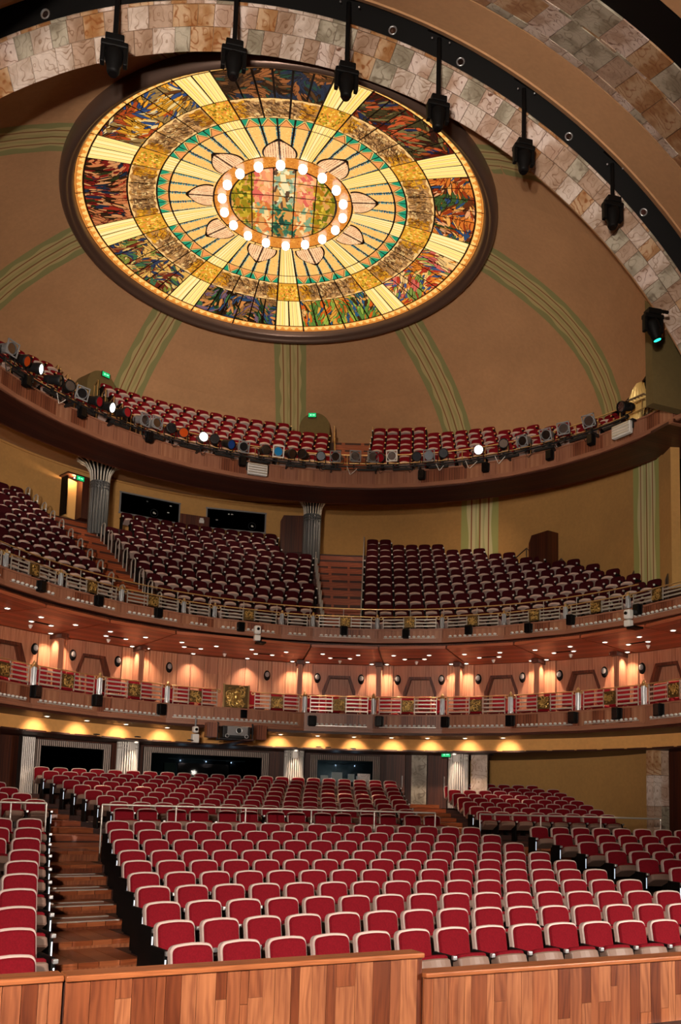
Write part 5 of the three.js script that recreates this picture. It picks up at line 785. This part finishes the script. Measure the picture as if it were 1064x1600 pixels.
  // fluted pilaster at the far left, wooden doors and marble at the right
  { const q = onCyl(41, 1180, Z1, 13.6), a = azOf(q, Z1), o = thing('fluted_pilaster', 'pale fluted pilaster left of the left control booth', 'pilaster', [q[0], 0.0, q[2]], a); part('core', box(0.5, 2.05, 0.2, 0, 1.02, 0), M.fluteGap, o); for (let k = 0; k < 7; k++) part('flute', cyl(0.032, 0.032, 2.0, -0.21 + k * 0.07, 1.0, 0.11, 0, 0, 0, 6), M.flute, o); }
  const dr = (px, w, mat, label, cat, zo = 0.4) => { const q = onCyl(px, 1210, Z1, RB - zo), a = azOf(q, Z1), o = thing(cat === 'door' ? 'wooden_door' : 'marble_panel', label, cat, [q[0], 0.0, q[2]], a); part(cat === 'door' ? 'leaf' : 'slab', box(w, 2.05, 0.14, 0, 1.02, 0), mat, o); if (cat === 'door') part('pull_handle', [cyl(0.02, 0.02, 0.45, w / 2 - 0.1, 1.0, 0.1)], M.steel, o); return o; };
  dr(618, 0.75, M.doorDark, 'narrow brown wooden door right of the right booth', 'door'); dr(655, 0.6, M.marble[2], 'cream marble slab left of the brown door behind the right column', 'marble'); dr(684, 0.75, M.doorDark, 'brown wooden door beside the right fluted column', 'door'); dr(749, 0.62, M.marble[0], 'cream marble slab right of the right fluted column', 'marble', 0.9);
  // lamps over the band
  for (const [x, y] of [[57, 1119], [122, 1126], [185, 1132], [248, 1138], [430, 1151], [494, 1152], [554, 1154], [617, 1156], [678, 1157], [741, 1157], [803, 1156]]) { const q = onH(x, y, 2.55), a = azOf(q, Z1), p = pol(Z1, 11.3, a, 2.535); downlight(p, 'small round downlight in the dark soffit before the ochre band', 'downlights under the box balcony', LUM.under * 0.55, 48, pol(Z1, 12.2, a, 1.7)); }
  for (const [x, y] of [[150, 1215], [215, 1235], [300, 1222], [505, 1235], [560, 1228], [520, 1240], [690, 1240], [780, 1236], [30, 1230]]) { const q = onCyl(x, y, ZS, 45.5, XS), p = [q[0], 2.04, Math.max(q[2] + 1.2, 31)]; spot([q[0], 2.0, q[2] + 0.6], [q[0], 0, q[2] - 1.4], 0xffd0a0, LUM.under * 5, 9, 0.4); const o = thing('downlight', 'small adjustable downlight over the rear stalls rows', 'light', [q[0], 2.035, q[2] + 0.6], 0, 'adjustable downlights over the rear stalls'); part('collar', dlCollar, M.iron, o); part('lens', dlLens, M.lens, o); }
  struct('ceiling', sweep(ring(8.6, 12.0, 2.06, 2.1), { zc: Z1, a0: -1, a1: 1, n: 1 }), M.darkSoffit);
}
// ---- green exit signs
for (const [x, y, f, l] of [[165, 586, (x, y) => onCyl(x, y, ZG, 9.78), 'green lit exit sign on the left olive niche'], [488, 649, (x, y) => onCyl(x, y, ZG, 9.78), 'green lit exit sign on the olive niche by the middle dome ribbon'], [125, 748, (x, y) => onCyl(x, y, ZG, 12.1), 'green lit exit sign above the lit doorway of the second balcony'], [697, 1179, (x, y) => onCyl(x, y, Z1, 13.0), 'small green exit sign beside the right fluted stalls column'], [1037, 1141, (x, y) => onZ(x, y, 22.6), 'green lit exit sign above the marble pilaster']]) {
  const q = f(x, y), a = azOf(q, x > 600 ? Z1 : ZG), o = thing('exit_sign', l, 'exit sign', q, a), s = x > 1000 ? 0.24 : 0.32; part('housing', rbox(s * 1.15, s * 0.68, 0.06, 0.01), M.iron, o); part('lit_face', box(s * 1.05, s * 0.56, 0.02, 0, 0, 0.03), M.exit, o); part('pictogram', [box(s * 0.2, s * 0.22, 0.01, -s * 0.2, 0, 0.042), box(s * 0.34, s * 0.14, 0.01, s * 0.2, 0, 0.042)], M.exitPale, o);
}
// ---- moving lights hung from the arch trough
{
  const head = (() => { const g = []; g.push(lathe([[0, -0.5], [0.13, -0.49], [0.17, -0.42], [0.18, -0.28], [0.23, -0.14], [0.24, 0.1], [0.2, 0.2], [0.1, 0.24], [0, 0.25]], 12)); return merge(g); })(), yoke = merge([rbox(0.12, 0.5, 0.2, 0.03, -0.3, 0.02, 0), rbox(0.12, 0.5, 0.2, 0.03, 0.3, 0.02, 0), rbox(0.72, 0.16, 0.3, 0.04, 0, 0.32, 0)]), base = rbox(0.5, 0.2, 0.36, 0.03, 0, 0.48, 0);
  for (const [x, y, pos] of [[178, 90, 'above the left dome field'], [365, 97, 'second along the arch, above the glass rim'], [541, 130, 'third along the arch, over a pale glass band'], [684, 180, 'fourth along the arch, over the glass rim'], [818, 247, 'fifth along the arch, beside the green dome ribbon'], [957, 335, 'sixth along the arch, right of the glass'], [1020, 510, 'lowest on the right with a green beam']]) {
    const q = onZ(x, y, 18.45), o = thing('moving_light', `black moving head stage light ${pos}`, 'stage light', q, 8), sc = o.scale.setScalar(0.8), low = y > 500, topH = low ? 0.7 : (HC + Math.sqrt(13.2 ** 2 - q[0] ** 2) - q[1]) / 0.8;
    const hd = part('lamp_head', head, M.black, o); if (low) hd.rotation.z = 0.35; part('lens', [cyl(0.12, 0.12, 0.02, 0, -0.5, 0, 0, 0, 0, 12)], low ? std({ color: 0x0a5a40, emissive: rgb(40, 240, 190), emissiveIntensity: 3 }) : M.blackGloss, hd);
    part('yoke', yoke, M.black, o); part('base', base, M.black, o); if (!low) { part('drop_pole', cyl(0.07, 0.07, topH - 0.5, 0, 0.5 + (topH - 0.5) / 2, 0), M.black, o); const pl = part('mounting_plate', box(1.0, 0.06, 0.9, 0.1 * Math.sign(q[0]), topH + 0.02, 0.32, 0.35, 0, -Math.atan2(q[0], 13)), M.black, o); part('bolt', [sph(0.03, -0.3, topH - 0.22, 0.2, 5), sph(0.03, 0.28, topH - 0.25, 0.2, 5)], M.silver, o); } else { part('drop_pole', box(0.6, 0.08, 0.08, 0.3, 0.6, 0), M.black, o); spot([q[0] + 0.18, q[1] - 0.55, 18.5], [q[0] + 0.9, q[1] - 2.5, 19.5], 0x40f0c0, 6, 30, 0.6); }
  }
  // round lamps set in the trough
  for (const [x, y] of [[338, 4], [615, 41], [720, 100], [892, 208], [1009, 328], [64, 8]]) { const q = onZ(x, y, 18.5), a = Math.atan2(q[0], q[1] - HC) / RAD, w = archP(12.98, 18.55, a), o = new THREE.Group(); o.name = numbered('trough_lamp'); tag(o, 'round chrome-ringed lamp set in the black arch trough', 'light', 'lamps in the arch trough'); scene.add(o); o.position.copy(w); o.rotation.z = -a * RAD; o.rotation.x = -0.3; part('ring', at(new THREE.TorusGeometry(0.09, 0.022, 6, 14).rotateX(1.57), 0, 0, 0), M.silver, o); part('lens', cyl(0.08, 0.06, 0.08, 0, 0.03, 0), M.lens, o); }
  { const q = archP(12.98, 18.55, 42), o = 0; }
}
// ---- stage floodlights outside the picture that light the house
for (const [p, aims, l] of [[[-9.6, 2.0, -0.6], [[[-3, -3.2, 9.5], LUM.low, 44], [[-7.5, 20.5, 30], LUM.high, 21], [[3.5, 22.5, 30], LUM.high, 21], [[15, 24, 27], LUM.high * 0.8, 21], [[-4, 7.2, 30], LUM.mid, 17], [[12, 7.4, 27], LUM.mid, 17]], 'work floodlights on a stand at the left of the stage'], [[7.5, 2.2, -0.6], [[[0.5, -2.2, 8.5], LUM.side, 34]], 'work floodlight on a stand at the right of the stage']]) {
  const o = thing('stage_floodlight', l, 'floodlight', [p[0], -1.7, p[2]], 0), H = p[1] + 1.7; part('pole', cyl(0.03, 0.03, H, 0, H / 2, 0.02), M.iron, o); for (let i = 0; i < 3; i++) part('foot', box(0.7, 0.03, 0.04, 0.3 * Math.cos(i * 2.1), 0.03, 0.3 * Math.sin(i * 2.1), 0, -i * 2.1), M.iron, o);
  aims.forEach(([t, k, cone], i) => { const y = H + (i > 3 ? -0.6 : i > 0 ? 0.6 : 0), x = [0, 0, -0.85, 0.85, -0.85, 0.85][i]; part('housing', rbox(0.7, 0.5, 0.12, 0.02, x, y, 0.02), M.iron, o); part('glowing_face', box(0.6, 0.4, 0.02, x, y, -0.05), M.lampWhite, o); spot([p[0] + x, p[1] + y - H, p[2] + 0.1], t, FLOOD_COL, k, cone, 1, 10); });
}

// ---------------------------------------------------------------- seats: the 300 nearest of a kind one by one, the others as one mass
const protos = { stalls_chair: stallsSeat, balcony_chair: balcSeat, gallery_chair: gallSeat };
for (const [kind, list] of Object.entries(pending)) {
  list.sort((a, b) => a.d - b.d); const rest = [];
  list.forEach((s, i) => {
    const proto = protos[kind];
    if (i >= 300) { rest.push(s); return; }
    const o = copyOf(proto, s.p, s.a, s.label, s.group); o.rotation.y += rnd(-0.012, 0.012);
    if (s.end) { if (kind === 'stalls_chair') { const e = part('end_panel', SG.end(s.end), M.black, o); part('guide_light', SG.led(s.end), M.led, e); } if (s.end < 0) { const a = part('armrest', SG.armL, M.black, o); part('armrest_cap', SG.capL, kind === 'stalls_chair' ? M.silver : M.white, a); } }
  });
  if (rest.length) {
    const place = (g, s) => { const c = g.clone(), m = new THREE.Matrix4().makeRotationY(-s.a * RAD); m.setPosition(W(...s.p)); return c.applyMatrix4(m); };
    const mats = kind === 'stalls_chair' ? [M.rim, M.red, M.shell, M.silver] : [M.shell, M.maroon, M.beige, M.white];
    const root = new THREE.Group(); root.name = kind === 'stalls_chair' ? 'rear_stalls_rows' : 'upper_balcony_rows'; scene.add(root);
    tag(root, kind === 'stalls_chair' ? 'farthest red folding seats at the back of the stalls' : 'farthest dark maroon folding seats at the top of the second balcony', 'seating', null, 'stuff');
    const lists = kind === 'stalls_chair' ? [SG.shell, SG.cushion, SG.pan, SG.cap] : [SG.shellFar, SG.cushionFar, SG.panFar, SG.cap];['back_shells', 'back_cushions', 'seat_pans', 'armrest_caps'].forEach((n, i) => { part(n, rest.map(s => place(lists[i], s)), mats[i], root).userData.kind = 'stuff'; });
    part('armrests', rest.map(s => place(SG.arm, s)), M.black, root).userData.kind = 'stuff';
  }
  console.log(kind, list.length);
}
renderer.render(scene, camera);
